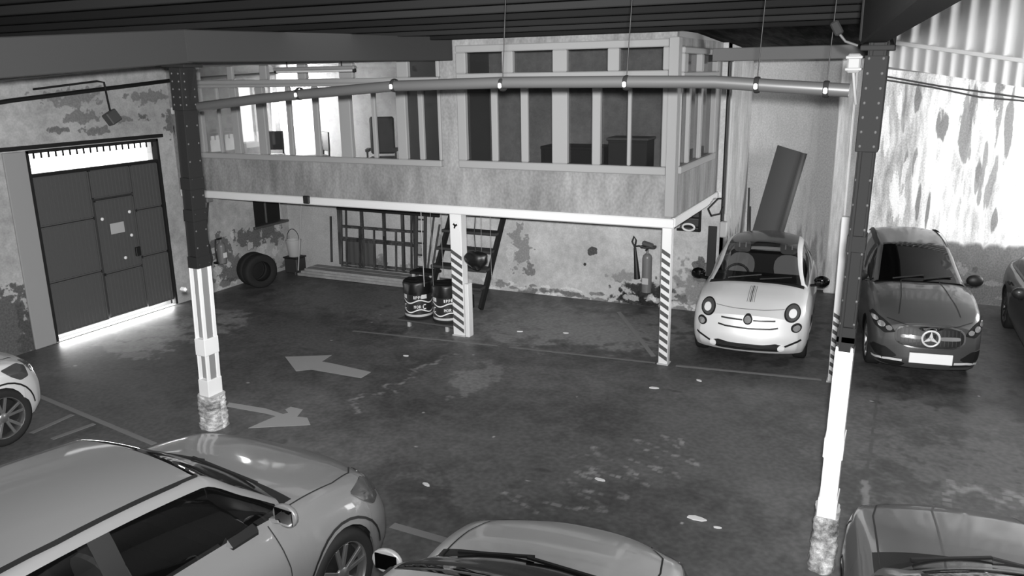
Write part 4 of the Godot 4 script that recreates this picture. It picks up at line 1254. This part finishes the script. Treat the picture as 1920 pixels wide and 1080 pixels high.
func make_car(S: Dictionary, called: String, label: String, at: Vector3, turn: float, m: Dictionary) -> Car:
	var C := Car.new()
	C.S = S
	var f: float = S.L / 2
	C.f = f
	C.root = thing(called, label, "car", at, turn)
	# --- lower body
	var zs := []
	var k := 0
	while k <= 44:
		zs.append(lerpf(-f, f, k / 44.0))
		k += 1
	zs.append_array([f - .015, f - .03, f - .06, f - .1, -f + .03, -f + .08])
	for a in S.arches:
		for q in [-1.0, -.985, -.94, -.85, -.7, -.5, -.25, 0, .25, .5, .7, .85, .94, .985, 1.0]: zs.append(a[0] + a[1] * q)
	for z in [S.zc, S.zc - S.bw - .06]: zs.append(z)
	zs.sort()
	var st := []
	for z in zs:
		if st.is_empty() or z - st[-1] > .006: st.append(z)
	var half := func(z: float, sx: float) -> PackedVector3Array:
		var w := ip(S.hw, z)
		var ys := ip(S.belt, z)
		var yd := ip(S.deck, z)
		var low: float = S.low
		for a in S.arches:
			var d: float = a[1] * a[1] - (z - a[0]) * (z - a[0])
			if d > 0: low = maxf(low, S.R + sqrt(d) * .98)
		var p := PackedVector3Array()
		for j in 11:
			var y := lerpf(low, ys, j / 10.0)
			p.append(warp(S, Vector3(w * ip(S.sec, (y - S.low) / (ys - S.low)) * sx, y, z)))
		var w1 := w * ip(S.sec, 1.0)
		for j in range(1, 13):
			var t := j / 12.0
			p.append(warp(S, Vector3(w1 * (1 - t) * sx, ys + (yd - ys) * (1 - pow(1 - t, 3.0)), z)))
		return p
	var rows := []
	var zrow := []
	var full := func(z: float, sx: float):
		var h: PackedVector3Array = half.call(z, sx)
		var row := PackedVector3Array()
		for j in h.size(): row.append(Vector3(-h[j].x, h[j].y, h[j].z))
		for j in range(h.size() - 2, -1, -1): row.append(h[j])
		rows.append(row)
		zrow.append(z)
	for s in [.0, .4, .75, .92]: full.call(-f, s)
	for z in st: full.call(z, 1.0)
	for s in [.96, .88, .76, .62, .46, .3, .15, .0]: full.call(f, s)
	var nb := 4
	var code := func(r, c):
		var z: float = (zrow[r] + zrow[r + 1]) * .5
		var j: int = c if c < 22 else 43 - c
		if j >= 11 and z < S.zc and z > S.zt + .1:
			return "cowl" if z > S.zc - S.bw - .06 else ""
		if j >= 11 and z > S.zc and z < f - .08 and j >= 12: return "bonnet"
		return "body"
	var parts := cells(rows, code, Vector3(0, .5, 0))
	put("body", parts.body[0], m.paint, C.root)
	put("bonnet", parts.bonnet[0], m.paint, C.root)
	if parts.has("cowl"): put("cowl", parts.cowl[0], M.black, C.root)
	var tri := PackedVector3Array()
	for r in rows.size() - 1:
		for c in 43:
			tri.append_array([rows[r][c], rows[r][c + 1], rows[r + 1][c], rows[r][c + 1], rows[r + 1][c + 1], rows[r + 1][c]])
	# --- greenhouse
	var gz := []
	for q in 9: gz.append(lerpf(S.zt, S.zq, q / 8.0))
	for q in range(1, 15): gz.append(lerpf(S.zq, S.zr, q / 14.0))
	for q in range(1, 13): gz.append(lerpf(S.zr, S.zc, q / 12.0))
	var pil: Array = S.pil
	var g1 := []
	var g2 := []
	var g3 := []
	for g in S.gh: g1.append([g[0], g[1]]); g2.append([g[0], g[2]]); g3.append([g[0], g[3]])
	rows = []
	for z in gz:
		var wb := ip(S.hw, z) * ip(S.sec, 1.0) - .012
		var yb := ip(S.belt, z) - .004
		var yt := ip(g1, z)
		var wc := ip(g2, z)
		var yc := maxf(ip(g3, z), yb + .008)
		var bow := func(p: Vector3) -> Vector3:
			var s := clampf((z - (S.zr - .5)) / (S.zc - S.zr + .5), 0, 1)
			var s2 := clampf((S.zq + .3 - z) / (S.zq + .3 - S.zt), 0, 1)
			return p + Vector3(0, 0, (-S.bw * s + .1 * s2) * pow(absf(p.x) / S.W, 2.0))
		var h := PackedVector3Array()
		var B := Vector3(wb, yb, z)
		var T := Vector3(wc, yc, z)
		for t in [0.0, .07, .3, .55, .8, .93]:
			var p := B.lerp(T, t)
			p.x += .035 * sin(PI * t) * clampf((yc - yb) * 3, 0, 1)
			h.append(bow.call(p))
		h.append(bow.call(T))
		var inw := .055
		var dy := minf(.03, (yt - yc) * .5)
		h.append(bow.call(Vector3(wc - inw * .5, yc + dy * .75, z)))
		h.append(bow.call(Vector3(wc - inw, yc + dy, z)))
		for q in range(1, 11):
			var t := q / 10.0
			h.append(bow.call(Vector3((wc - inw) * (1 - t), yc + dy + (yt - yc - dy) * (1 - pow(1 - t, 2.2)), z)))
		var row := PackedVector3Array()
		for j in h.size(): row.append(Vector3(-h[j].x, h[j].y, h[j].z))
		for j in range(h.size() - 2, -1, -1): row.append(h[j])
		rows.append(row)
	code = func(r, c):
		var j: int = c if c < 18 else 35 - c
		var z: float = (gz[r] + gz[r + 1]) * .5
		if j >= 8:
			if r >= 22: return "windshield"
			if r < 1 or (r >= 7 and r < 8): return "tailgate_frame"
			if r < 7: return "rear_window"
			return "roof"
		if j >= 1 and j < 5:
			if r < 4 or r >= 33: return "pillars"
			for q in pil:
				if absf(z - q) < .09: return "door_pillar" + ("_a" if c < 18 else "_b")
			return "side_window" + ("_a" if c < 18 else "_b") + ("_f" if z > pil[0] else "_r")
		return "pillars"
	parts = cells(rows, code, Vector3(0, .6, -.2))
	for q in ["roof", "windshield", "rear_window", "pillars", "tailgate_frame", "door_pillar_a", "door_pillar_b", "side_window_a_f", "side_window_a_r", "side_window_b_f", "side_window_b_r"]:
		if parts.has(q):
			var mm = m.get("roof", m.paint) if q == "roof" else (m.paint if q in ["pillars", "tailgate_frame"] else (m.glass_side if q.begins_with("side") else m.glass))
			put("side_window" if q.begins_with("side") else ("door_pillar" if q.begins_with("door") else q), parts[q][0], M.black if q.begins_with("door") else mm, C.root)
	for r in rows.size() - 1:
		for c in 35:
			tri.append_array([rows[r][c], rows[r][c + 1], rows[r + 1][c], rows[r][c + 1], rows[r + 1][c + 1], rows[r + 1][c]])
	C.front = TriangleMesh.new()
	C.front.create_from_faces(tri)
	# --- underbody, wheels, cabin
	var ub := MB.new()
	ub.box(Vector3(0, .42, 0), Vector3(2 * S.W - .55, .4, S.L - .7), .03)
	ub.box(Vector3(0, .38, (S.arches[0][0] + S.arches[1][0]) * .5), Vector3(2 * S.W - .12, .3, S.arches[0][0] - S.arches[1][0] - 2 * S.arches[0][1] - .06), .03)
	ub.box(Vector3(0, .36, f - .38), Vector3(2 * S.W - .5, .24, .3), .05)
	put("underbody", ub, M.black, C.root)
	for a in S.arches:
		for s in [-1, 1]: wheel(C.root, Vector3(s * (S.W * .985 - S.tw / 2 - .015), S.R, a[0]), S.R, S.tw, s, S.spokes, m)
	if S.get("cabin", true):
		var cb := MB.new()
		var yb := ip(S.belt, 0.0)
		cb.box(Vector3(0, yb - .13, S.zc - .52), Vector3(2 * S.W * .84, .36, .34), .06)
		put("dashboard", cb, M.black, C.root)
		cb = MB.new()
		cb.box(Vector3(0, .62, (S.zc + S.zt) * .5 - .1), Vector3(2 * S.W * .84, .06, S.zc - S.zt - .3))
		cb.box(Vector3(0, .8, S.zt + .45), Vector3(2 * S.W * .78, .5, .12), .04)
		put("cabin_floor", cb, M.black, C.root)
		for s in [-1, 1]:
			var seat := MB.new()
			var x: float = s * S.W * .44
			var z0: float = S.zc - 1.20
			seat.prism(rounded(.205, .20, .17), -.06, .06, Transform3D(Basis(Vector3.RIGHT, -.22), Vector3(x, yb + .01, z0 - .05)))
			var so := put("seat", seat, M.seat, C.root)
			put("seat_cushion", bx(Vector3(x, yb - .30, z0 + .24), Vector3(.44, .16, .5), .05), M.black, so)
			var hr := MB.new()
			hr.prism(rounded(.125, .09, .06), -.04, .04, Transform3D(Basis(Vector3.RIGHT, -.15), Vector3(x, minf(yb + .44, S.H - .24), z0 - .09)))
			put("headrest", hr, M.seat2, so)
			hr = MB.new()
			for q in [-.05, .05]: hr.tube(PackedVector3Array([Vector3(x + q, yb + .3, z0 - .05), Vector3(x + q, yb + .38, z0 - .07)]), .012, 6)
			put("headrest_post", hr, M.light, so)
		if S.get("steer", 0) != 0:
			var sw := MB.new()
			var ring := PackedVector3Array()
			for q in 25: ring.append(Vector3(S.W * .44 * S.steer, yb - .03, S.zc - .68) + Basis(Vector3.RIGHT, -.5) * Vector3(cos(TAU * q / 24) * .18, sin(TAU * q / 24) * .18, 0))
			sw.tube(ring, .017, 8, false)
			put("steering_wheel", sw, M.dark, C.root)
	# --- door mirrors
	for s in [-1, 1]:
		var mo := MB.new()
		var mz: float = S.zc - S.bw - S.get("mz", .12)
		var mp := Vector3(s * S.get("mx", S.W + .09), ip(S.belt, S.zc - .3) + S.get("my", .06), mz)
		var rr := []
		for q in 11:
			var ph := PI * q / 10
			var row := PackedVector3Array()
			for w in 17:
				var a := TAU * (w % 16) / 16
				var p := Vector3(sin(ph) * cos(a) * .11, -cos(ph) * .085, sin(ph) * sin(a) * .06)
				if p.z < -.012: p.z = -.012
				row.append(mp + p)
			rr.append(row)
		mo.grid(rr, mp, true)
		mo.bar(mp + Vector3(-s * .16, -.07, -.005), mp + Vector3(-s * .04, -.05, 0), .05, .035, Vector3.ZERO, .01)
		var mn := put("mirror", mo, m.get("mirror", m.paint), C.root)
		put("mirror_glass", bx(mp + Vector3(0, 0, -.016), Vector3(.16, .11, .008), .003), M.lens if S.get("steer", 0) != 0 else M.tint, mn)
	return C

func rounded(w: float, h: float, r: float) -> PackedVector2Array:
	var p := PackedVector2Array()
	for c in [[1, 1, 0], [-1, 1, 1], [-1, -1, 2], [1, -1, 3]]:
		for k in 5:
			var a: float = (c[2] + k / 4.0) * PI / 2
			p.append(Vector2(c[0] * (w - r) + cos(a) * r, c[1] * (h - r) + sin(a) * r))
	return p

func wheel(root: Node3D, at: Vector3, R: float, w: float, s: int, spokes: int, m: Dictionary):
	var xf := Transform3D(Basis(Vector3.UP, Vector3.RIGHT, Vector3.FORWARD), Vector3.ZERO)
	var o := put("wheel", tyre_mesh(R, R * .69, w), M.rubber, root)
	o.position = at
	var b := MB.new()
	var x := s * (w * .5 - .02)
	b.lathe([[R * .70, x - s * .12], [R * .66, x - s * .02], [R * .70, x + s * .008], [R * .715, x + s * .004]] if s > 0 else [[R * .715, x + s * .004], [R * .70, x + s * .008], [R * .66, x - s * .02], [R * .70, x - s * .12]], 40, xf)
	for k in spokes:
		for q in ([-.13, .13] if spokes < 8 else [0.0]):
			var a: float = TAU * k / spokes + q
			var a2: float = TAU * k / spokes + q * 1.7
			var sp := MB.new()
			sp.bar(Vector3(x - s * .02, cos(a) * R * .1, sin(a) * R * .1), Vector3(x - s * .008, cos(a2) * R * .68, sin(a2) * R * .68), .022, R * .10, Vector3.RIGHT, .004)
			put("spoke", sp, m.get("rim", M.rim), o)
	put("rim", b, m.get("rim", M.rim), o)
	b = MB.new()
	b.lathe([[.0005, x], [R * .16, x - s * .002], [R * .17, x - s * .03]] if s < 0 else [[R * .17, x - s * .03], [R * .16, x - s * .002], [.0005, x]], 20, xf)
	put("hub_cap", b, m.get("rim", M.rim), o)
	b = MB.new()
	b.lathe([[.001, x - s * .055], [R * .62, x - s * .055]], 24, xf)
	put("brake_disc", b, M.black, o)

func cast(C: Car, view: String, p: Vector2, off: float) -> Variant:
	var o: Vector3
	var d: Vector3
	match view:
		"front": o = Vector3(p.x, p.y, 6); d = Vector3(0, 0, -1)
		"top": o = Vector3(p.x, 4, p.y); d = Vector3(0, -1, 0)
		"right": o = Vector3(4, p.y, p.x); d = Vector3(-1, 0, 0)
		"left": o = Vector3(-4, p.y, p.x); d = Vector3(1, 0, 0)
	var hit := C.front.intersect_ray(o, d)
	if hit.is_empty(): return null
	var n: Vector3 = hit.normal
	if n.dot(d) > 0: n = -n
	return hit.position + n * off

func patch(C: Car, called: String, view: String, poly: PackedVector2Array, mt: Material, off := .006, parent: Node = null, depth := .03, label := "") -> MeshInstance3D:
	# a raised piece that follows the body: poly is drawn in the car's own front, top or side elevation
	var c := Vector2.ZERO
	for p in poly: c += p
	c /= poly.size()
	var rows := []
	var d: Vector3 = {"front": Vector3(0, 0, 1), "top": Vector3(0, 1, 0), "right": Vector3(1, 0, 0), "left": Vector3(-1, 0, 0)}[view]
	for s in [.001, .3, .6, .85, 1.0]:
		var row := PackedVector3Array()
		for k in poly.size() + 1:
			var h = cast(C, view, c.lerp(poly[k % poly.size()], s), off)
			if h == null: h = row[-1] if row.size() else Vector3(c.x, c.y, 0)
			row.append(h)
		rows.append(row)
	var b := MB.new()
	b.grid(rows, (rows[0][0] as Vector3) - d * 2, true)
	var sk := PackedVector3Array()
	for p in rows[-1]: sk.append(p - d * depth)
	b.grid([rows[-1], sk], rows[0][0] - d * .02, true)
	var o := put(called, b, mt, C.root if parent == null else parent)
	if label: o.set_meta("label", label)
	return o

func strip(C: Car, called: String, view: String, pts: Array, w: float, mt: Material, off := .004, parent: Node = null) -> MeshInstance3D:
	var path := []
	for k in pts.size() - 1:
		var a := Vector2(pts[k][0], pts[k][1])
		var e := Vector2(pts[k + 1][0], pts[k + 1][1])
		var n := maxi(2, int(a.distance_to(e) / .04))
		for q in n + (1 if k == pts.size() - 2 else 0): path.append(a.lerp(e, float(q) / n))
	var L := PackedVector3Array()
	var R := PackedVector3Array()
	for k in path.size():
		var d: Vector2 = (path[mini(k + 1, path.size() - 1)] - path[maxi(k - 1, 0)]).normalized().orthogonal() * w * .5
		var l = cast(C, view, path[k] + d, off)
		var r = cast(C, view, path[k] - d, off)
		if l == null or r == null: continue
		L.append(l); R.append(r)
	var b := MB.new()
	var d3: Vector3 = {"front": Vector3(0, 0, 1), "top": Vector3(0, 1, 0), "right": Vector3(1, 0, 0), "left": Vector3(-1, 0, 0)}[view]
	if L.size() > 1: b.grid([L, R], L[0] - d3 * 2)
	return put(called, b, mt, C.root if parent == null else parent)

func ell(x: float, y: float, rx: float, ry: float, n := 2.0, turn := 0.0, count := 28) -> PackedVector2Array:
	var p := PackedVector2Array()
	for k in count:
		var a := TAU * k / count
		var q := Vector2(rx * signf(cos(a)) * pow(absf(cos(a)), 2 / n), ry * signf(sin(a)) * pow(absf(sin(a)), 2 / n)).rotated(turn)
		p.append(Vector2(x, y) + q)
	return p

func poly(pts: Array) -> PackedVector2Array:
	# a smooth closed outline through the given corners
	var p := PackedVector2Array()
	for k in pts.size():
		var a := Vector2(pts[k][0], pts[k][1])
		var b := Vector2(pts[(k + 1) % pts.size()][0], pts[(k + 1) % pts.size()][1])
		for q in 5: p.append(a.lerp(b, (q + .5) / 5.0))
	return p

func mirrored(p: PackedVector2Array) -> PackedVector2Array:
	var r := PackedVector2Array()
	for q in p: r.append(Vector2(-q.x, q.y))
	r.reverse()
	return r

func wipers(C: Car):
	for s in [[-.5, .08], [.06, .6]]:
		var a = cast(C, "top", Vector2(s[0] * C.S.W, C.S.zc - .02 - C.S.bw * s[0] * s[0]), .02)
		var e = cast(C, "top", Vector2(s[1] * C.S.W, C.S.zc - .10 - C.S.bw * s[1] * s[1]), .02)
		if a != null and e != null: put("wiper", bar(a, e, .02, .015), M.black, C.root)

func cars():
	M.rim = mat(.62, .3, .8)
	M.rimdark = mat(.25, .4, .6)
	M.seat = mat(.58, .8)
	M.seat2 = mat(.40, .8)
	M.plate = mat(.97, .5)
	M.lens = mat(.75, .08, .6)
	M.lamp2 = mat(.30, .12, .2)
	M.star = mat(.92, .3, .2)
	M.lamp = glow(.35)
	M.mesh = mat(.10, .5)
	M.seam = mat(.12, .7)
	small_car()
	dark_car()
	edge_car()
	silver_car()
	middle_car()
	right_car()
	left_car()

func small_car():
	var S := {"L": 3.5, "W": .80, "H": 1.5, "zc": .86, "zr": .14, "zq": -1.15, "zt": -1.62, "low": .19, "bow": .24, "bw": .15, "fl": .8,
		"hw": [[-1.75, .6], [-1.5, .75], [-1, .80], [0, .80], [.9, .81], [1.3, .80], [1.6, .76], [1.75, .66]],
		"belt": [[-1.75, .85], [-1, .95], [0, .95], [.85, .93], [1.2, .88], [1.5, .79], [1.75, .66]],
		"deck": [[-1.75, .95], [0, 1.0], [.86, 1.0], [1.2, .955], [1.45, .88], [1.65, .79], [1.75, .72]],
		"nose": [[.19, -.10], [.28, -.01], [.42, 0], [.55, -.03], [.7, -.07], [.85, -.17], [1.0, -.28]],
		"sec": [[0, .93], [.2, .985], [.45, 1.0], [.75, .975], [1, .90]],
		"gh": [[-1.62, .98, .58, .95], [-1.3, 1.30, .52, 1.2], [-.9, 1.45, .53, 1.35], [-.3, 1.51, .55, 1.40], [.14, 1.47, .56, 1.36], [.5, 1.25, .60, 1.16], [.86, 1.02, .68, .95]],
		"arches": [[1.07, .34], [-1.15, .34]], "R": .30, "tw": .19, "pil": [-.35], "spokes": 8, "steer": -1, "mz": .22, "my": .05}
	var white := paint(.94, .2)
	var C := make_car(S, "small_car", "small white city car with a dark roof parked nose out beside the slim striped post", Vector3(-1.93, 0, -12.8), .064, {"paint": white, "roof": paint(.20), "glass": M.glass, "glass_side": M.glass, "mirror": M.tint})
	for s in [-1, 1]:
		var h := patch(C, "headlight", "front", ell(s * .565, .755, .105, .105), M.black, .006)
		patch(C, "lamp_ring", "front", ell(s * .565, .755, .088, .088), M.steel2, .014, h)
		patch(C, "lens", "front", ell(s * .565, .745, .05, .05), M.stud, .026, h)
		var lo := patch(C, "lower_lamp", "front", ell(s * .63, .575, .068, .062), M.black, .006)
		patch(C, "lens", "front", ell(s * .63, .57, .045, .04), M.lens, .016, lo)
		patch(C, "fog_lamp", "front", ell(s * .45, .30, .045, .04), M.stud, .022)
		strip(C, "bumper_slot", "front", [[s * .50, .32], [s * .62, .375], [s * .70, .41]], .028, M.black, .006)
		strip(C, "moustache_bar", "front", [[s * .07, .66], [s * .2, .662], [s * .36, .668]], .022, M.black, .012)
		for x in [.02, .045]: strip(C, "bonnet_stripe", "front", [[s * x - .0, .985], [s * x * 1.05 - .0, .86]], .008, M.grey, .004)
	patch(C, "grille", "front", poly([[-.48, .33], [-.38, .36], [-.25, .335], [.25, .335], [.38, .36], [.48, .33], [.46, .25], [.38, .235], [-.38, .235], [-.46, .25]]), M.mesh, .006)
	for k in 5: strip(C, "grille_bar", "front", [[-.41, .25 + k * .019], [.41, .25 + k * .019]], .006, M.dark, .012)
	patch(C, "emblem", "front", ell(0, .665, .062, .065), M.steel, .02)
	patch(C, "emblem_ring", "front", ell(0, .665, .045, .048), M.lens, .028)
	strip(C, "lower_slot", "front", [[-.40, .575], [-.3, .558], [0, .548], [.3, .558], [.40, .575]], .022, M.black, .006)
	strip(C, "bonnet_seam", "front", [[-.46, .80], [-.2, .785], [.2, .785], [.46, .80]], .007, M.grey, .003)
	strip(C, "bonnet_stripe", "front", [[0, .985], [.0, .86]], .012, M.black, .005)
	wipers(C)

func dark_car():
	var S := stdcar(4.2, .68, 1.58, 1.06, 1.12, .85, .30)
	S.bow = .2
	S.mx = .74
	S.gh[3][1] = 1.60
	var C := make_car(S, "dark_car", "dark grey car with a star badge and white plate before the bright wall", Vector3(.12, 0, -13.23), .15, {"paint": paint(.31, .2), "roof": paint(.34, .3), "glass": M.tint, "glass_side": M.tint, "mirror": M.black})
	var g := patch(C, "grille", "front", ell(0, .67, .41, .145, 3.0, 0, 40), M.chrome, .008, null, .04, "chrome rim of the wide grille")
	patch(C, "grille_mesh", "front", ell(0, .67, .385, .125, 3.0, 0, 40), M.mesh, .016, g)
	for k in 16: strip(C, "grille_bar", "front", [[-.34 + k * .0453, .575], [-.34 + k * .0453, .765]], .008, M.dark, .02, g)
	for s in [-1, 1]: patch(C, "grille_blade", "front", ell(s * .22, .665, .12, .022, 4), M.lens, .028, g)
	var z: float = (cast(C, "front", Vector2(0, .66), .03) as Vector3).z
	var b := MB.new()
	var ring := PackedVector3Array()
	for q in 33: ring.append(Vector3(cos(TAU * q / 32) * .10, .67 + sin(TAU * q / 32) * .10, z))
	b.tube(ring, .014, 8, false)
	for k in 3:
		var a := PI / 2 + TAU * k / 3
		b.prism(PackedVector2Array([Vector2(cos(a) * .10, .67 + sin(a) * .10), Vector2(cos(a + PI / 2) * .027, .67 + sin(a + PI / 2) * .027), Vector2(cos(a - PI / 2) * .027, .67 + sin(a - PI / 2) * .027)]), z - .008, z + .008)
	put("star_badge", b, M.star, g)
	put("badge_ground", bx(Vector3(0, .66, z - .02), Vector3(.12, .12, .01), .004), M.mesh, g)
	var pz: float = (cast(C, "front", Vector2(0, .42), .02) as Vector3).z
	put("number_plate", bx(Vector3(.02, .41, pz + .015), Vector3(.50, .135, .014), .004), M.plate, C.root)
	for s in [-1, 1]:
		var hp := poly([[.40, .70], [.45, .77], [.54, .83], [.635, .88], [.665, .82], [.63, .73], [.52, .67]])
		var h := patch(C, "headlight", "front", hp if s > 0 else mirrored(hp), M.steel, .008)
		for q in [[.47, .735, .036], [.55, .765, .042], [.615, .81, .034]]: patch(C, "lens", "front", ell(s * q[0], q[1], q[2], q[2] * .8), M.lens, .018, h)
		var ip1 := poly([[.36, .40], [.5, .50], [.62, .50], [.65, .42], [.60, .36], [.45, .34]])
		var it := patch(C, "air_intake", "front", ip1 if s > 0 else mirrored(ip1), M.mesh, .006)
		var ip2 := poly([[.26, .30], [.36, .35], [.5, .33], [.58, .28], [.45, .25], [.3, .25]])
		patch(C, "lower_intake", "front", ip2 if s > 0 else mirrored(ip2), M.mesh, .006)
		strip(C, "intake_trim", "front", [[s * .3, .345], [s * .45, .345], [s * .56, .33], [s * .62, .30]], .03, M.star, .01)
		strip(C, "bonnet_crease", "top", [[s * .24, .95], [s * .30, 1.5], [s * .36, 1.85]], .014, M.seam, .003)
		strip(C, "roof_rail", "top", [[s * .44, -1.1], [s * .465, -.3], [s * .46, .1]], .035, M.black, .03)
	strip(C, "bonnet_seam", "front", [[-.5, .845], [-.25, .80], [.25, .80], [.5, .845]], .01, M.seam, .004)
	wipers(C)

func edge_car():
	var S := stdcar(4.0, .80, 1.45, .95, 1.05, .85, .3)
	S.arches = [[1.22, .36], [-1.2, .36]]
	S.spokes = 7
	var C := make_car(S, "dark_car", "nearly black car at far right, only its flank and wheels showing", Vector3(2.36, 0, -13.30), .05, {"paint": paint(.17, .2), "glass": M.tint, "glass_side": M.glass, "rim": M.rimdark})
	strip(C, "door_seam", "left", [[.72, .93], [.75, .7], [.68, .3]], .01, M.black, .004)
	strip(C, "door_seam", "left", [[-.25, .93], [-.25, .6], [-.3, .3]], .01, M.black, .004)
	for z in [.1, -.85]: put("door_handle", bx(Vector3(-.81, .80, z), Vector3(.03, .03, .18), .01), M.steel, C.root)
	for s in [-1, 1]: patch(C, "headlight", "front", ell(s * .58, .70, .14, .07, 2.6), M.lens, .008)

func silver_car():
	var S := stdcar(4.4, 1.08, 1.57, 1.06, 1.08, .60, .26, .97, .82)
	S.bow = .22
	S.mx = 1.0
	S.arches = [[1.37, .41], [-1.35, .41]]
	S.R = .36
	S.tw = .24
	S.pil = [-.30]
	S.mz = .05
	S.gh[3][1] = 1.59
	var silver := paint(.49, .25)
	var C := make_car(S, "silver_car", "silver crossover in the near left corner with a long dark roof seam and side mirror", Vector3(-4.66, 0, -3.0), PI - .06, {"paint": silver, "glass": M.glass2, "glass_side": M.glass2})
	car_extras(C)

func car_extras(C: Car):
	var S := C.S
	var f: float = C.f
	var yb := ip(S.belt, 0.0)
	for s in [-1, 1]:
		var v := "right" if s > 0 else "left"
		strip(C, "roof_rail", "top", [[s * (S.gh[2][2] - .03), -f + 1.2], [s * (S.gh[3][2] - .035), S.gh[3][0]], [s * (S.gh[4][2] - .045), S.zr - .02]], .03, M.black, .012)
		strip(C, "bonnet_seam", "top", [[s * S.W * .79, S.zc - .2], [s * S.W * .79, f - .7], [s * S.W * .74, f - .45], [s * S.W * .62, f - .30]], .012, M.seam, .004)
		strip(C, "door_seam", v, [[S.zc - .32, yb - .02], [S.zc - .30, yb - .3], [S.zc - .36, .35]], .01, M.seam, .004)
		strip(C, "door_seam", v, [[S.pil[0] - .02, yb - .02], [S.pil[0] - .02, .5], [S.pil[0], .35]], .01, M.seam, .004)
		strip(C, "arch_trim", v, arch_pts(S, 0), .02, M.black, .006)
		strip(C, "arch_trim", v, arch_pts(S, 1), .02, M.black, .006)
		var y0 := ip(S.belt, f - .3)
		var hl := patch(C, "headlight", v, poly([[f - .62, y0 - .02], [f - .40, y0 - .0], [f - .30, y0 - .06], [f - .30, y0 - .18], [f - .42, y0 - .19], [f - .52, y0 - .12]]), M.lamp2, .008)
		patch(C, "headlight_front", "front", poly([[s * .55 * S.W, y0 - .08], [s * .7 * S.W, y0 - .03], [s * .84 * S.W, y0 - .06], [s * .84 * S.W, y0 - .17], [s * .7 * S.W, y0 - .17]]), M.lamp2, .008, hl)
		for z in [S.pil[0] + .12, S.pil[0] - .95]: put("door_handle", bx(Vector3(s * (S.W + .005), yb - .12, z), Vector3(.03, .03, .2), .01), C.root.get_child(0).material_override, C.root)
	patch(C, "grille", "front", ell(0, .62, .5, .10, 3.5, 0, 36), M.mesh, .006)
	wipers(C)

func arch_pts(S: Dictionary, k: int) -> Array:
	var p := []
	for q in 15:
		var a := PI * (.04 + .92 * q / 14.0)
		p.append([S.arches[k][0] + cos(a) * (S.arches[k][1] + .03), S.R + sin(a) * (S.arches[k][1] + .03)])
	return p

func middle_car():
	var S := stdcar(4.2, .84, 1.52, .99, 1.0, .85, .26)
	var C := make_car(S, "middle_car", "silver car in the near middle, only its bonnet and wiper-covered windscreen foot in view", Vector3(-1.77, 0, -2.99), PI + .04, {"paint": paint(.76, .25), "glass": M.tint, "glass_side": M.tint})
	car_extras(C)

func right_car():
	var S := stdcar(4.3, .84, 1.55, 1.05, 1.22, .8, .22)
	S.bow = .34
	S.bw = .36
	S.mz = .34
	var C := make_car(S, "grey_car", "grey car in the near right corner with a creased bonnet", Vector3(.80, 0, -4.2), PI + .10, {"paint": paint(.36, .3), "glass": M.tint, "glass_side": M.tint})
	car_extras(C)
	for s in [-1, 1]: strip(C, "bonnet_crease", "top", [[s * .30, S.zc + .0], [s * .28, C.f - .5], [s * .24, C.f - .32]], .012, M.steel2, .004)

func left_car():
	var S := stdcar(4.2, .90, 1.55, 1.0, 1.0, .8, .22)
	S.arches = [[1.44, .37], [-1.3, .37]]
	S.bow = .2
	var C := make_car(S, "white_car", "white car at far left, only its front wheel and lamp showing", Vector3(-9.78, 0, -3.75), PI, {"paint": paint(.86, .25), "glass": M.tint, "glass_side": M.tint, "rim": M.rim})
	car_extras(C)
